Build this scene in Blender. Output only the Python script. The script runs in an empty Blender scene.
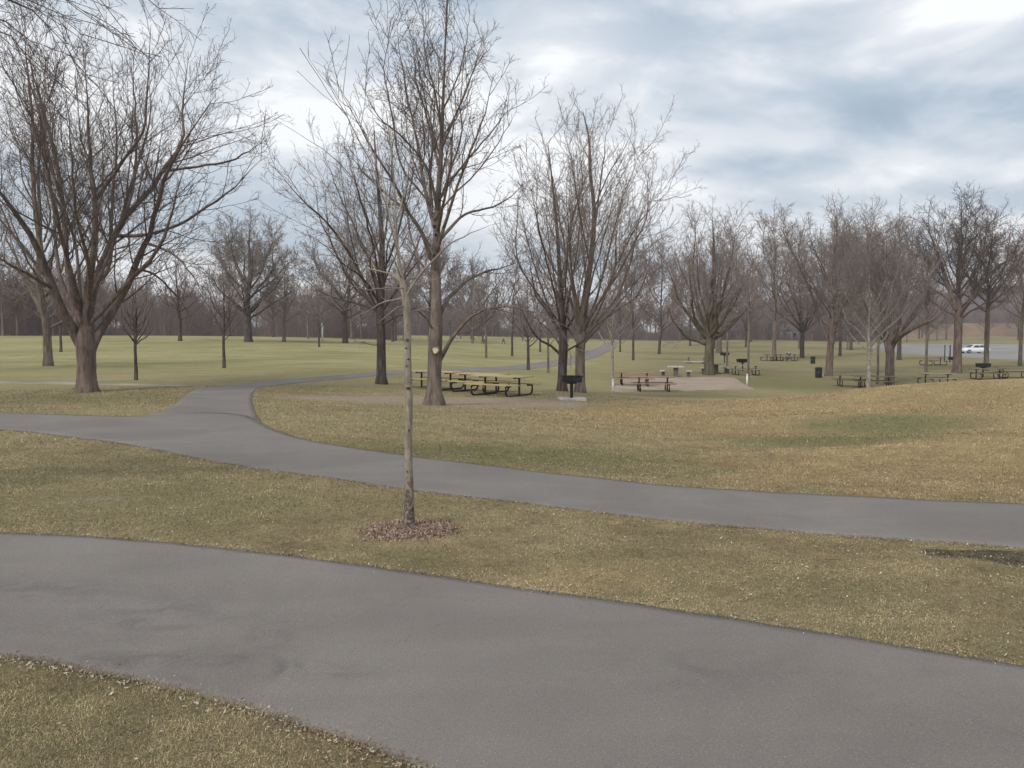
import bpy, bmesh, math, random
import numpy as np
from mathutils import Vector, Matrix
R = math.radians
C = bpy.context.scene.collection
scn = bpy.context.scene

# ------------------------------------------------------------------ camera
CAMZ, F, CX, CY, HOR = 2.0, 852.0, 512.0, 384.0, 332.0
PITCH = math.atan((CY - HOR) / F)
cam = bpy.data.objects.new('camera', bpy.data.cameras.new('camera'))
C.objects.link(cam)
cam.location = (0, 0, CAMZ)
cam.rotation_euler = (math.pi / 2 - PITCH, 0, 0)
cam.data.sensor_width = 36
cam.data.lens = F / 1024 * 36
cam.data.clip_start = 0.05
cam.data.clip_end = 6000
scn.camera = cam

# ------------------------------------------------------------------ world and sun
SUN_EL, SUN_AZ = R(42), R(215)          # azimuth measured from +Y towards +X: behind the camera, to the left
w = bpy.data.worlds.new('World')
scn.world = w
w.use_nodes = True
nt = w.node_tree
nt.nodes.clear()


class NG:
    """tiny helper to write node graphs as expressions"""
    def __init__(s, t): s.t = t

    def n(s, kind, ins=None, **kw):
        x = s.t.nodes.new(kind)
        for k, v in kw.items(): setattr(x, k, v)
        for k, v in (ins or {}).items():
            if isinstance(v, bpy.types.NodeSocket): s.t.links.new(v, x.inputs[k])
            else: x.inputs[k].default_value = v
        return x

    def m(s, op, a, b=0.0, c=None, clamp=False):
        ins = {0: a, 1: b}
        if c is not None: ins[2] = c
        return s.n('ShaderNodeMath', ins, operation=op, use_clamp=clamp).outputs[0]

    def vm(s, op, a, b=(0, 0, 0)):
        return s.n('ShaderNodeVectorMath', {0: a, 1: b}, operation=op)

    def mix(s, f, a, b, bt='MIX'):
        x = s.n('ShaderNodeMix', data_type='RGBA', blend_type=bt)
        for i, v in ((0, f), (6, a), (7, b)):
            if isinstance(v, bpy.types.NodeSocket): s.t.links.new(v, x.inputs[i])
            else: x.inputs[i].default_value = (v + (1,)) if isinstance(v, tuple) and len(v) == 3 else v
        return x.outputs[2]

    def noise(s, vec, scale, detail=4, rough=0.55, dist=0.0):
        return s.n('ShaderNodeTexNoise', {'Vector': vec, 'Scale': scale, 'Detail': detail, 'Roughness': rough, 'Distortion': dist}).outputs[0]

    def sm(s, v, a, b, lo=0.0, hi=1.0):
        return s.n('ShaderNodeMapRange', {'Value': v, 'From Min': a, 'From Max': b, 'To Min': lo, 'To Max': hi}, interpolation_type='SMOOTHSTEP').outputs[0]


g = NG(nt)
tc = g.n('ShaderNodeTexCoord').outputs['Generated']
sep = g.n('ShaderNodeSeparateXYZ', {0: tc})
X, Y, Z = sep.outputs
zz = g.m('ADD', g.m('MAXIMUM', Z, 0.0), 0.26)
px_ = g.m('DIVIDE', X, zz)
py_ = g.m('DIVIDE', Y, zz)
pv = g.n('ShaderNodeCombineXYZ', {0: px_, 1: py_, 2: 0.37}).outputs[0]
lv = g.vm('MULTIPLY', tc, (1.0, 1.0, 2.6)).outputs[0]
n1 = g.noise(lv, 4.2, 6, 0.58, 0.3)
n2 = g.noise(g.vm('MULTIPLY', pv, (0.9, 1.2, 1)).outputs[0], 1.7, 5, 0.55, 0.3)
dens = g.m('ADD', g.m('MULTIPLY', n1, 0.6), g.m('MULTIPLY', n2, 0.4))
b0 = g.sm(dens, 0.40, 0.60)


AZ = g.m('ARCTAN2', X, Y)


def blob(px, py, sx, sy):
    """a brighter or darker part of the cloud deck, placed by its azimuth and elevation"""
    az = math.atan((px - CX) / F)
    el = (HOR - py) / F
    d1 = g.m('DIVIDE', g.m('SUBTRACT', AZ, az), sx / F)
    d2 = g.m('DIVIDE', g.m('SUBTRACT', Z, el), sy / F)
    q = g.m('ADD', g.m('MULTIPLY', d1, d1), g.m('MULTIPLY', d2, d2))
    return g.m('EXPONENT', g.m('MULTIPLY', q, -1.0))


wob = g.m('ADD', g.m('MULTIPLY', g.m('SUBTRACT', n2, 0.5), 1.5), 1.0)
val = g.m('MULTIPLY', g.m('SUBTRACT', b0, 0.5), 0.56)
for (bx, by, sx, sy, amp) in ((555, 60, 125, 80, 0.34), (280, 130, 180, 60, 0.48), (865, 38, 75, 11, 0.85), (1010, 62, 130, 18, 0.32),
                              (560, 150, 130, 60, 0.28), (40, 150, 110, 90, 0.25), (850, 195, 260, 12, 0.22), (820, 95, 160, 14, 0.14),
                              (900, 2, 280, 32, -0.80), (1030, -10, 110, 40, -0.5), (990, 150, 130, 25, -0.06), (660, 45, 45, 30, -0.10), (330, 35, 110, 40, -0.16), (470, 20, 40, 30, -0.30),
                              (800, 138, 240, 20, -0.20), (900, 90, 120, 30, 0.16), (700, 178, 130, 14, -0.16), (180, 60, 60, 40, 0.1)):
    val = g.m('ADD', val, g.m('MULTIPLY', g.m('MULTIPLY', blob(bx, by, sx, sy), amp), wob))
val = g.m('ADD', g.m('MAXIMUM', val, -0.46), g.sm(Z, 0.0, 0.22, 0.72, 0.54))
rc = g.n('ShaderNodeValToRGB', {0: val})
cr = rc.color_ramp
cr.elements[0].position = 0.0
cr.elements[0].color = (0.26, 0.33, 0.41, 1)
cr.elements[1].position = 1.0
cr.elements[1].color = (0.78, 0.79, 0.80, 1)
for p_, c_ in ((0.22, (0.335, 0.405, 0.485, 1)), (0.42, (0.42, 0.48, 0.545, 1)), (0.65, (0.54, 0.58, 0.63, 1)), (0.85, (0.66, 0.68, 0.71, 1))):
    e = cr.elements.new(p_)
    e.color = c_
sky = g.n('ShaderNodeTexSky', sky_type='NISHITA', sun_disc=False, sun_elevation=SUN_EL, sun_rotation=SUN_AZ)
bg_sky = g.n('ShaderNodeBackground', {'Color': sky.outputs[0], 'Strength': 0.08})
bg_cl = g.n('ShaderNodeBackground', {'Color': rc.outputs[0], 'Strength': 0.93})
mx = g.n('ShaderNodeMixShader', {0: 0.93, 1: bg_sky.outputs[0], 2: bg_cl.outputs[0]})
g.n('ShaderNodeOutputWorld', {0: mx.outputs[0]})

sun = bpy.data.objects.new('sun', bpy.data.lights.new('sun', 'SUN'))
C.objects.link(sun)
sun.data.energy = 1.5
sun.data.angle = R(14)
sun.data.color = (1.0, 0.95, 0.88)
sd = Vector((math.sin(SUN_AZ) * math.cos(SUN_EL), math.cos(SUN_AZ) * math.cos(SUN_EL), math.sin(SUN_EL)))
sun.rotation_euler = sd.to_track_quat('Z', 'Y').to_euler()

scn.view_settings.view_transform = 'Standard'
scn.view_settings.look = 'None'
scn.view_settings.exposure = 0.6
scn.view_settings.gamma = 1.0
scn.cycles.max_bounces = 4
scn.cycles.diffuse_bounces = 2
scn.cycles.glossy_bounces = 1
scn.cycles.volume_bounces = 0
scn.view_settings.use_curve_mapping = False

# ------------------------------------------------------------------ pixel <-> place helpers
cp, sp = math.cos(PITCH), math.sin(PITCH)


def ray(px, py):
    x, y = (px - CX) / F, (CY - py) / F
    return np.array([x, cp + y * sp, -sp + y * cp])


def at(px, py, d):
    """the point seen at (px, py) standing d metres ahead"""
    r = ray(px, py)
    return np.array([0, 0, CAMZ]) + r * (d / r[1])


# ------------------------------------------------------------------ terrain height
ctrl = []                                    # x, y, z
for d in (2.6, 4, 6, 8):
    for px in (-500, 0, 350, 700, 1024, 1600):
        ctrl.append((*at(px, 400, d)[:2], 0.0))
for a in (-2.2, -1.5, -1.0, 1.0, 1.5, 2.2):
    for r_ in (3, 8, 20, 60, 200):
        ctrl.append((r_ * math.sin(a), r_ * math.cos(a), 0.0 if a < 0 or r_ < 30 else -0.6))
for (px, py, d) in ((200, 470, 12.3), (500, 500, 10.1), (900, 525, 8.85), (0, 421, 19.2), (260, 420, 19.3), (500, 440, 15.8),
                    (85, 392, 28.5), (0, 383, 33.5), (50, 366, 50), (0, 337, 115), (-200, 338, 110), (136, 380, 35.5), (224, 368, 48),
                    (200, 338, 112), (0, 350, 78), (150, 352, 75), (250, 342, 100), (330, 340, 120), (381, 384, 36), (380, 374, 42), (410, 355, 75),
                    (435, 405, 24.5), (516, 395, 32.5), (440, 390, 35.5), (572, 399, 30.5), (562, 391, 35), (600, 430, 18.2), (640, 460, 14.2),
                    (441, 343, 150), (503, 344, 165), (480, 337, 230), (420, 338, 200), (486, 358, 85), (528, 370, 60), (548, 373, 55), (590, 360, 82), (625, 347, 170),
                    (612, 391, 45.5), (680, 391, 46), (752, 389, 47), (625, 376, 62), (735, 376, 64), (660, 354, 115), (620, 352, 120),
                    (709, 375, 66), (818, 377, 66), (802, 357, 115), (750, 340, 220), (680, 342, 220),
                    (760, 450, 15.2), (900, 460, 13.6), (1024, 460, 13.3), (1024, 420, 19.0), (900, 425, 18.3), (735, 403, 29), (640, 410, 27), (700, 425, 20.5),
                    (800, 397, 30.5), (880, 387, 30.5), (950, 382, 30.5), (1024, 378.5, 30.5), (1200, 376, 32), (1024, 396, 25), (900, 403, 25),
                    (850, 368, 78), (940, 366, 80), (1020, 362, 92), (890, 351, 150), (1020, 351, 152), (940, 344, 230), (1100, 344, 230), (1200, 352, 150)):
    ctrl.append(tuple(at(px, py, d)))
for (px, d, z) in ((800, 42, -1.15), (880, 40, -0.75), (880, 52, -1.5), (950, 42, -0.9), (1024, 44, -0.9), (950, 56, -1.5), (1024, 58, -1.4), (1200, 50, -1.0),
                   (250, 260, 1.0), (0, 260, 1.2), (-300, 260, 1.2), (500, 300, 1.6), (750, 300, -0.5), (1000, 300, 0.5), (1300, 300, 0.8)):
    p = at(px, 400, d)
    ctrl.append((p[0], p[1], z))
ctrl = np.array(ctrl)


def uv_(x, y):
    r = np.hypot(x, y)
    return np.stack([np.clip(np.arctan2(x, y), -2.2, 2.2) * 2.0, np.log(np.clip(r, 3.0, 300.0))], -1)


def tps(d): return np.where(d > 1e-9, d * d * np.log(np.maximum(d, 1e-9)), 0.0)


_q = uv_(ctrl[:, 0], ctrl[:, 1])
_n = len(_q)
_K = tps(np.linalg.norm(_q[:, None] - _q[None], axis=-1)) + np.eye(_n) * 0.002
_P = np.c_[np.ones(_n), _q]
_w = np.linalg.solve(np.block([[_K, _P], [_P.T, np.zeros((3, 3))]]), np.r_[ctrl[:, 2], 0, 0, 0])
DIMP = [(*at(890, 423, 18.3)[:2], 2.8, 1.2, -0.20), (*at(815, 436, 16.3)[:2], 2.4, 0.8, -0.14), (*at(800, 405, 25.5)[:2], 3.0, 1.2, -0.08),
        (*at(950, 412, 21)[:2], 3.5, 1.1, 0.10), (*at(760, 420, 21)[:2], 3.0, 1.0, 0.08),
        (*at(300, 400, 84)[:2], 12, 7, 0.30), (*at(120, 400, 66)[:2], 8, 5, 0.22), (*at(470, 400, 120)[:2], 10, 9, 0.5), (*at(210, 400, 62)[:2], 6, 4, -0.15)]


def zf(x, y):
    x = np.atleast_1d(np.asarray(x, float))
    y = np.atleast_1d(np.asarray(y, float))
    out = np.empty(len(x))
    for i in range(0, len(x), 20000):
        q = uv_(x[i:i + 20000], y[i:i + 20000])
        k = tps(np.linalg.norm(q[:, None] - _q[None], axis=-1))
        out[i:i + 20000] = k @ _w[:_n] + _w[_n] + q @ _w[_n + 1:]
    r = np.hypot(x, y)
    out *= np.clip((r - 1.5) / 4, 0, 1)
    for (a, b, sx, sy, h) in DIMP:
        out += h * np.exp(-((x - a) / sx) ** 2 - ((y - b) / sy) ** 2)
    return out


_ds = np.exp(np.linspace(math.log(2.2), math.log(420), 900))


def gnd(px, py):
    """where the ray through (px, py) first meets the ground"""
    r = ray(px, py)
    P = np.array([0, 0, CAMZ]) + _ds[:, None] * (r / r[1])
    h = P[:, 2] - zf(P[:, 0], P[:, 1])
    k = np.argmax(h < 0) if (h < 0).any() else len(h) - 1
    if k == 0 or h[k] >= 0: return P[k]
    t = h[k - 1] / (h[k - 1] - h[k])
    return P[k - 1] * (1 - t) + P[k] * t


def onground(px, d):
    p = at(px, 400, d)
    return np.array([p[0], p[1], zf(p[0], p[1])[0]])


# ------------------------------------------------------------------ materials
def mat(name, col, rough=0.8, metal=0.0, fn=None, spec=0.3):
    m = bpy.data.materials.new(name)
    m.use_nodes = True
    t = m.node_tree
    b = t.nodes['Principled BSDF']
    b.inputs['Base Color'].default_value = (*col, 1)
    b.inputs['Roughness'].default_value = rough
    b.inputs['Metallic'].default_value = metal
    b.inputs['Specular IOR Level'].default_value = spec
    if fn: fn(NG(t), b)
    return m


def varied(c1, c2, scale, bump=0.0, stretch=(1, 1, 1), detail=5, bscale=None, coord='Object', dist=0.02):
    def fn(g, b):
        v = g.n('ShaderNodeTexCoord').outputs[coord] if coord != 'Pos' else g.n('ShaderNodeNewGeometry').outputs['Position']
        v = g.vm('MULTIPLY', v, stretch).outputs[0]
        f = g.sm(g.noise(v, scale, detail, 0.6), 0.32, 0.68)
        g.t.links.new(g.mix(f, c1, c2), b.inputs['Base Color'])
        if bump:
            h = g.noise(v, bscale or scale, 6, 0.65)
            bm_ = g.n('ShaderNodeBump', {'Height': h, 'Strength': bump, 'Distance': dist})
            g.t.links.new(bm_.outputs[0], b.inputs['Normal'])
    return fn


M = {}
M['bark'] = mat('bark_brown', (0.1, 0.08, 0.07), 0.95, 0, varied((0.095, 0.070, 0.061), (0.215, 0.162, 0.138), 9, 0.9, (1, 1, 0.16), 6, 14), 0.1)
M['bark_dark'] = mat('bark_dark', (0.07, 0.06, 0.05), 0.95, 0, varied((0.052, 0.042, 0.039), (0.135, 0.108, 0.095), 9, 0.9, (1, 1, 0.2), 6, 14), 0.1)
M['bark_grey'] = mat('bark_grey', (0.15, 0.13, 0.11), 0.95, 0, varied((0.105, 0.083, 0.070), (0.235, 0.185, 0.153), 8, 0.8, (1, 1, 0.2), 6, 14), 0.1)
M['bark_moss'] = mat('bark_moss', (0.12, 0.11, 0.07), 0.95, 0, varied((0.08, 0.066, 0.05), (0.17, 0.145, 0.10), 3, 0.8, (1, 1, 0.3), 6, 14), 0.1)
M['bark_pale'] = mat('bark_pale', (0.3, 0.27, 0.24), 0.9, 0, varied((0.17, 0.14, 0.12), (0.40, 0.36, 0.31), 14, 0.6, (1, 1, 0.5), 6, 20), 0.1)


def young_bark(g, b):
    v = g.n('ShaderNodeTexCoord').outputs['Object']
    f = g.sm(g.noise(g.vm('MULTIPLY', v, (1, 1, 0.4)).outputs[0], 22, 5, 0.6), 0.3, 0.7)
    c = g.mix(f, (0.20, 0.165, 0.13), (0.36, 0.31, 0.25))
    low = g.sm(g.n('ShaderNodeSeparateXYZ', {0: v}).outputs[2], 0.30, 0.75, 1.0, 0.0)
    low = g.m('MULTIPLY', low, g.sm(g.noise(v, 26, 4), 0.38, 0.58))
    c = g.mix(low, c, (0.10, 0.075, 0.065))
    g.t.links.new(c, b.inputs['Base Color'])
    bm_ = g.n('ShaderNodeBump', {'Height': g.noise(g.vm('MULTIPLY', v, (1, 1, 0.3)).outputs[0], 50, 6, 0.65), 'Strength': 0.6, 'Distance': 0.006})
    g.t.links.new(bm_.outputs[0], b.inputs['Normal'])


M['bark_young'] = mat('bark_young', (0.3, 0.25, 0.2), 0.9, 0, young_bark, 0.1)
M['twig'] = mat('twig', (0.115, 0.092, 0.085), 0.95, 0, varied((0.185, 0.148, 0.134), (0.30, 0.245, 0.22), 0.7), 0.05)
M['twig_dark'] = mat('twig_dark', (0.08, 0.065, 0.06), 0.95, 0, varied((0.095, 0.075, 0.069), (0.165, 0.133, 0.120), 0.7), 0.05)
M['twig_red'] = mat('twig_red', (0.16, 0.11, 0.09), 0.95, 0, varied((0.17, 0.12, 0.105), (0.27, 0.195, 0.165), 0.7), 0.05)
M['twig_pale'] = mat('twig_pale', (0.22, 0.19, 0.17), 0.95, 0, varied((0.17, 0.14, 0.13), (0.27, 0.23, 0.205), 0.7), 0.05)
M['twig_far'] = mat('twig_far', (0.14, 0.11, 0.11), 0.95, 0, varied((0.17, 0.130, 0.122), (0.27, 0.210, 0.195), 0.08, coord='Pos'), 0.05)
M['wood'] = mat('table_wood', (0.4, 0.3, 0.16), 0.75, 0, varied((0.36, 0.265, 0.14), (0.56, 0.43, 0.24), 5, 0.3, (0.4, 6, 6), 5, 20))
M['wood_red'] = mat('table_wood_red', (0.28, 0.15, 0.11), 0.75, 0, varied((0.24, 0.12, 0.09), (0.42, 0.27, 0.2), 5, 0.3, (0.4, 6, 6), 5, 20))
M['wood_grey'] = mat('table_wood_weathered', (0.3, 0.26, 0.2), 0.8, 0, varied((0.22, 0.18, 0.13), (0.40, 0.33, 0.25), 5, 0.3, (0.4, 6, 6), 5, 20))
M['wood_dark'] = mat('table_wood_dark', (0.07, 0.055, 0.045), 0.8, 0, varied((0.14, 0.105, 0.07), (0.26, 0.20, 0.13), 5, 0.3, (0.4, 6, 6), 5, 20))
M['steel'] = mat('black_steel', (0.022, 0.02, 0.02), 0.55, 0.3, varied((0.015, 0.014, 0.014), (0.04, 0.034, 0.03), 12))
M['grill'] = mat('grill_iron', (0.02, 0.02, 0.022), 0.6, 0.3, varied((0.014, 0.014, 0.016), (0.045, 0.036, 0.032), 9, 0.3))
M['concrete'] = mat('concrete', (0.42, 0.40, 0.36), 0.9, 0, varied((0.34, 0.32, 0.29), (0.52, 0.49, 0.45), 6, 0.3, bscale=30))
M['concrete_dark'] = mat('concrete_dark', (0.12, 0.11, 0.1), 0.9, 0, varied((0.09, 0.08, 0.07), (0.17, 0.15, 0.13), 6, 0.3, bscale=30))
M['white'] = mat('white_paint', (0.72, 0.72, 0.70), 0.5, 0, varied((0.62, 0.62, 0.60), (0.78, 0.78, 0.76), 5))
M['black_plastic'] = mat('black_plastic', (0.02, 0.022, 0.026), 0.5, 0, varied((0.015, 0.016, 0.02), (0.035, 0.036, 0.04), 8))
M['scar'] = mat('cut_wood', (0.62, 0.50, 0.34), 0.8, 0, varied((0.50, 0.38, 0.25), (0.72, 0.60, 0.43), 20, coord='Object'))


STAINS = [(*at(160, 384, 5.9)[:2], 0.55, 0.45, 0.45), (*at(150, 384, 5.05)[:2], 0.65, 0.16, 0.5), (*at(255, 384, 5.3)[:2], 0.16, 0.45, 0.4), (*at(40, 384, 6.5)[:2], 0.7, 0.25, 0.4),
          (*at(300, 384, 4.9)[:2], 0.45, 0.12, 0.55), (*at(700, 384, 4.9)[:2], 0.8, 0.3, 0.25)]


def asphalt(g, b):
    p = g.n('ShaderNodeNewGeometry').outputs['Position']
    big = g.sm(g.noise(p, 0.42, 5, 0.6, 0.6), 0.30, 0.70)
    band = g.sm(g.noise(g.vm('MULTIPLY', p, (0.6, 3.0, 1)).outputs[0], 0.7, 5, 0.6, 0.4), 0.40, 0.68)
    c = g.mix(big, (0.180, 0.158, 0.140), (0.230, 0.205, 0.183))
    c = g.mix(g.m('MULTIPLY', band, 0.25), c, (0.155, 0.137, 0.127))
    blotch = g.sm(g.noise(p, 1.5, 7, 0.75, 1.8), 0.56, 0.80)
    c = g.mix(g.m('MULTIPLY', blotch, 0.55), c, (0.115, 0.100, 0.096))
    scuff = g.sm(g.noise(g.vm('MULTIPLY', p, (5, 1.2, 1)).outputs[0], 1.3, 4, 0.6, 2.0), 0.66, 0.74)
    c = g.mix(g.m('MULTIPLY', scuff, 0.4), c, (0.085, 0.078, 0.08))
    sp_ = g.n('ShaderNodeSeparateXYZ', {0: p}).outputs
    for (sx_, sy_, rx, ry, am) in STAINS:
        q = g.m('ADD', g.m('POWER', g.m('ABSOLUTE', g.m('DIVIDE', g.m('SUBTRACT', sp_[0], sx_), rx)), 2.0), g.m('POWER', g.m('ABSOLUTE', g.m('DIVIDE', g.m('SUBTRACT', sp_[1], sy_), ry)), 2.0))
        st_ = g.m('MULTIPLY', g.m('EXPONENT', g.m('MULTIPLY', q, -1.0)), g.sm(g.noise(p, 2.6, 6, 0.7, 1.5), 0.38, 0.62))
        c = g.mix(g.m('MULTIPLY', st_, am), c, (0.085, 0.074, 0.070))
    fine = g.noise(p, 70, 4, 0.8)
    c = g.mix(g.sm(fine, 0.34, 0.50, 0.42, 0.0), c, (0.06, 0.055, 0.055))
    c = g.mix(g.sm(g.noise(g.vm('ADD', p, (9, 3, 1)).outputs[0], 120, 2, 0.6), 0.57, 0.70, 0.0, 0.40), c, (0.42, 0.39, 0.36))
    g.t.links.new(c, b.inputs['Base Color'])
    h = g.m('ADD', g.m('MULTIPLY', g.noise(p, 130, 4, 0.7), 1.0), g.m('MULTIPLY', g.noise(p, 12, 3), 1.2))
    bm_ = g.n('ShaderNodeBump', {'Height': h, 'Strength': 0.75, 'Distance': 0.006})
    g.t.links.new(bm_.outputs[0], b.inputs['Normal'])


M['asphalt'] = mat('asphalt', (0.2, 0.19, 0.19), 0.9, 0, asphalt, 0.25)
M['lot'] = mat('parking_asphalt', (0.27, 0.265, 0.265), 0.9, 0, varied((0.22, 0.205, 0.19), (0.29, 0.27, 0.25), 0.08, coord='Pos'))
M['gravel'] = mat('gravel', (0.33, 0.26, 0.22), 0.95, 0, varied((0.29, 0.225, 0.165), (0.385, 0.305, 0.225), 0.6, 0.5, coord='Pos', bscale=40, detail=8))
M['pale_path'] = mat('pale_path', (0.3, 0.28, 0.2), 0.95, 0, varied((0.21, 0.19, 0.14), (0.34, 0.31, 0.23), 0.6, 0.3, coord='Pos', bscale=20, detail=8))


def grass_ground(g, b):
    p = g.n('ShaderNodeNewGeometry').outputs['Position']
    A = lambda n: g.n('ShaderNodeAttribute', attribute_name=n).outputs['Fac']
    big = g.sm(g.noise(p, 0.16, 5, 0.6, 0.5), 0.36, 0.64)
    mid = g.sm(g.noise(g.vm('MULTIPLY', p, (0.7, 1.3, 1)).outputs[0], 0.9, 6, 0.65, 0.5), 0.34, 0.66)
    fine = g.sm(g.noise(p, 9.0, 8, 0.75), 0.32, 0.68)
    vfine = g.noise(p, 60.0, 5, 0.8)
    straw, olive, brown = (0.39, 0.31, 0.175), (0.235, 0.205, 0.10), (0.25, 0.175, 0.11)
    c = g.mix(g.m('MULTIPLY', g.m('ADD', big, mid), 0.5), olive, straw)
    c = g.mix(g.m('MULTIPLY', g.sm(g.noise(p, 1.7, 6, 0.7, 0.8), 0.55, 0.72), 0.55), c, brown)
    pale = A('pale')
    c = g.mix(g.m('MULTIPLY', pale, 0.85), c, g.mix(g.sm(g.noise(g.vm('MULTIPLY', p, (0.9, 1.0, 1)).outputs[0], 0.10, 6, 0.65), 0.35, 0.65), (0.275, 0.262, 0.105), (0.42, 0.375, 0.180)))
    mot = g.noise(g.vm('MULTIPLY', p, (0.35, 0.9, 1)).outputs[0], 0.45, 8, 0.72, 0.6)
    c = g.mix(g.m('MULTIPLY', pale, g.sm(mot, 0.50, 0.66, 0.0, 0.85)), c, (0.215, 0.200, 0.085))
    c = g.mix(g.m('MULTIPLY', pale, g.sm(mot, 0.46, 0.34, 0.0, 0.85)), c, (0.46, 0.40, 0.22))
    c = g.mix(g.m('MULTIPLY', A('green'), g.sm(mot, 0.48, 0.62, 0.0, 0.5)), c, (0.27, 0.215, 0.11))
    tan = g.sm(g.m('ADD', A('tan'), g.m('MULTIPLY', g.m('SUBTRACT', mid, 0.5), 0.55)), 0.25, 0.85)
    c = g.mix(g.m('MULTIPLY', tan, 0.9), c, g.mix(big, (0.375, 0.255, 0.12), (0.475, 0.345, 0.17)))
    gr = g.sm(g.m('ADD', A('green'), g.m('MULTIPLY', g.m('SUBTRACT', fine, 0.5), 0.3)), 0.25, 0.9)
    c = g.mix(g.m('MULTIPLY', gr, 0.85), c, (0.160, 0.160, 0.066))
    dirt = g.sm(g.m('ADD', A('dirt'), g.m('MULTIPLY', g.m('SUBTRACT', g.noise(p, 1.1, 7, 0.7), 0.5), 1.1)), 0.35, 0.75)
    c = g.mix(g.m('MULTIPLY', dirt, 0.95), c, g.mix(fine, (0.33, 0.25, 0.185), (0.46, 0.36, 0.275)))
    dark = g.sm(g.m('ADD', A('dark'), g.m('MULTIPLY', g.m('SUBTRACT', g.noise(p, 5, 5, 0.7), 0.5), 0.7)), 0.4, 0.7)
    c = g.mix(dark, c, (0.055, 0.042, 0.036))
    c = g.mix(g.sm(vfine, 0.32, 0.5, 0.55, 0.0), c, g.mix(0.62, c, (0.03, 0.025, 0.012)))
    c = g.mix(g.sm(vfine, 0.56, 0.72, 0.0, 0.45), c, (0.42, 0.36, 0.22))
    c = g.mix(0.30, c, g.mix(fine, (0.08, 0.065, 0.035), (0.42, 0.36, 0.21)), 'MIX')
    g.t.links.new(c, b.inputs['Base Color'])
    h = g.m('ADD', g.m('MULTIPLY', g.noise(p, 45, 5, 0.8), 1.0), g.m('MULTIPLY', g.noise(p, 6, 5, 0.7), 2.0))
    bm_ = g.n('ShaderNodeBump', {'Height': h, 'Strength': 0.9, 'Distance': 0.03})
    g.t.links.new(bm_.outputs[0], b.inputs['Normal'])


M['ground'] = mat('dormant_grass_ground', (0.2, 0.17, 0.09), 1.0, 0, grass_ground, 0.05)


def attr_col(g, b):
    a = g.n('ShaderNodeAttribute', attribute_name='col').outputs['Color']
    g.t.links.new(a, b.inputs['Base Color'])


M['blade'] = mat('grass_blades', (0.25, 0.2, 0.1), 0.9, 0, attr_col, 0.1)


# ------------------------------------------------------------------ object helpers
def np_mesh(name, V, Fq, smooth=True):
    me = bpy.data.meshes.new(name)
    V = np.asarray(V, np.float32)
    Fq = np.asarray(Fq, np.int32)
    nf, k = Fq.shape
    me.vertices.add(len(V))
    me.vertices.foreach_set('co', V.ravel())
    me.loops.add(nf * k)
    me.loops.foreach_set('vertex_index', Fq.ravel())
    me.polygons.add(nf)
    me.polygons.foreach_set('loop_start', np.arange(nf, dtype=np.int32) * k)
    me.polygons.foreach_set('loop_total', np.full(nf, k, np.int32))
    if smooth: me.polygons.foreach_set('use_smooth', np.ones(nf, bool))
    me.update(calc_edges=True)
    return me


def link(name, me, m=None, parent=None):
    if m is not None: me.materials.append(m)
    o = bpy.data.objects.new(name, me)
    C.objects.link(o)
    if parent is not None: o.parent = parent
    return o


def tag(o, label=None, cat=None, group=None, kind=None):
    if label: o['label'] = label
    if cat: o['category'] = cat
    if group: o['group'] = group
    if kind: o['kind'] = kind
    return o


def empty(name, loc, rz=0, label=None, cat=None, group=None):
    o = bpy.data.objects.new(name, None)
    C.objects.link(o)
    o.location = [float(v) for v in loc]
    o.rotation_euler = (0, 0, rz)
    o.empty_display_size = 0.2
    return tag(o, label, cat, group)


def copy_tree(o, parent=None):
    c = o.copy()
    C.objects.link(c)
    c.parent = parent
    for ch in KIDS.get(o.name, []): copy_tree(ch, c)
    return c


KIDS = {}


def kids(root):
    """remember children for quick copying"""
    for ch in root.children:
        KIDS.setdefault(root.name, []).append(ch)
        kids(ch)
    return root


class MB:
    def __init__(s): s.v, s.f = [], []

    def add(s, v, f):
        n = len(s.v)
        s.v += [tuple(float(q) for q in a) for a in v]
        s.f += [tuple(i + n for i in a) for a in f]
        return s

    def box(s, c, d, rz=0, tilt=None, bev=0.0):
        bm = bmesh.new()
        bmesh.ops.create_cube(bm, size=1)
        bmesh.ops.scale(bm, vec=d, verts=bm.verts)
        if bev: bmesh.ops.bevel(bm, geom=bm.edges[:], offset=bev, segments=2, affect='EDGES', profile=0.6)
        m = Matrix.Translation(c) @ Matrix.Rotation(rz, 4, 'Z')
        if tilt: m = m @ Matrix.Rotation(tilt[0], 4, tilt[1])
        bm.transform(m)
        bm.verts.index_update()
        s.add([v.co for v in bm.verts], [[v.index for v in f.verts] for f in bm.faces])
        bm.free()
        return s

    def tube(s, pts, r, n=8, cap=True):
        P = np.array(pts, float)[None]
        Rr = (np.full(len(pts), r) if np.isscalar(r) else np.array(r, float))[None]
        V, Fc = tubes(P, Rr, n)
        s.add(V, Fc.tolist())
        if cap:
            k = len(s.v) - len(V)
            m = len(pts)
            s.f.append(tuple(k + i for i in range(n))[::-1])
            s.f.append(tuple(k + (m - 1) * n + i for i in range(n)))
        return s

    def build(s, name, m, parent=None, smooth=False):
        me = bpy.data.meshes.new(name)
        me.from_pydata(s.v, [], s.f)
        if smooth:
            me.polygons.foreach_set('use_smooth', np.ones(len(me.polygons), bool))
        me.update()
        return link(name, me, m, parent)


def unit(v): return v / np.maximum(np.linalg.norm(v, axis=-1, keepdims=True), 1e-9)


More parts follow.
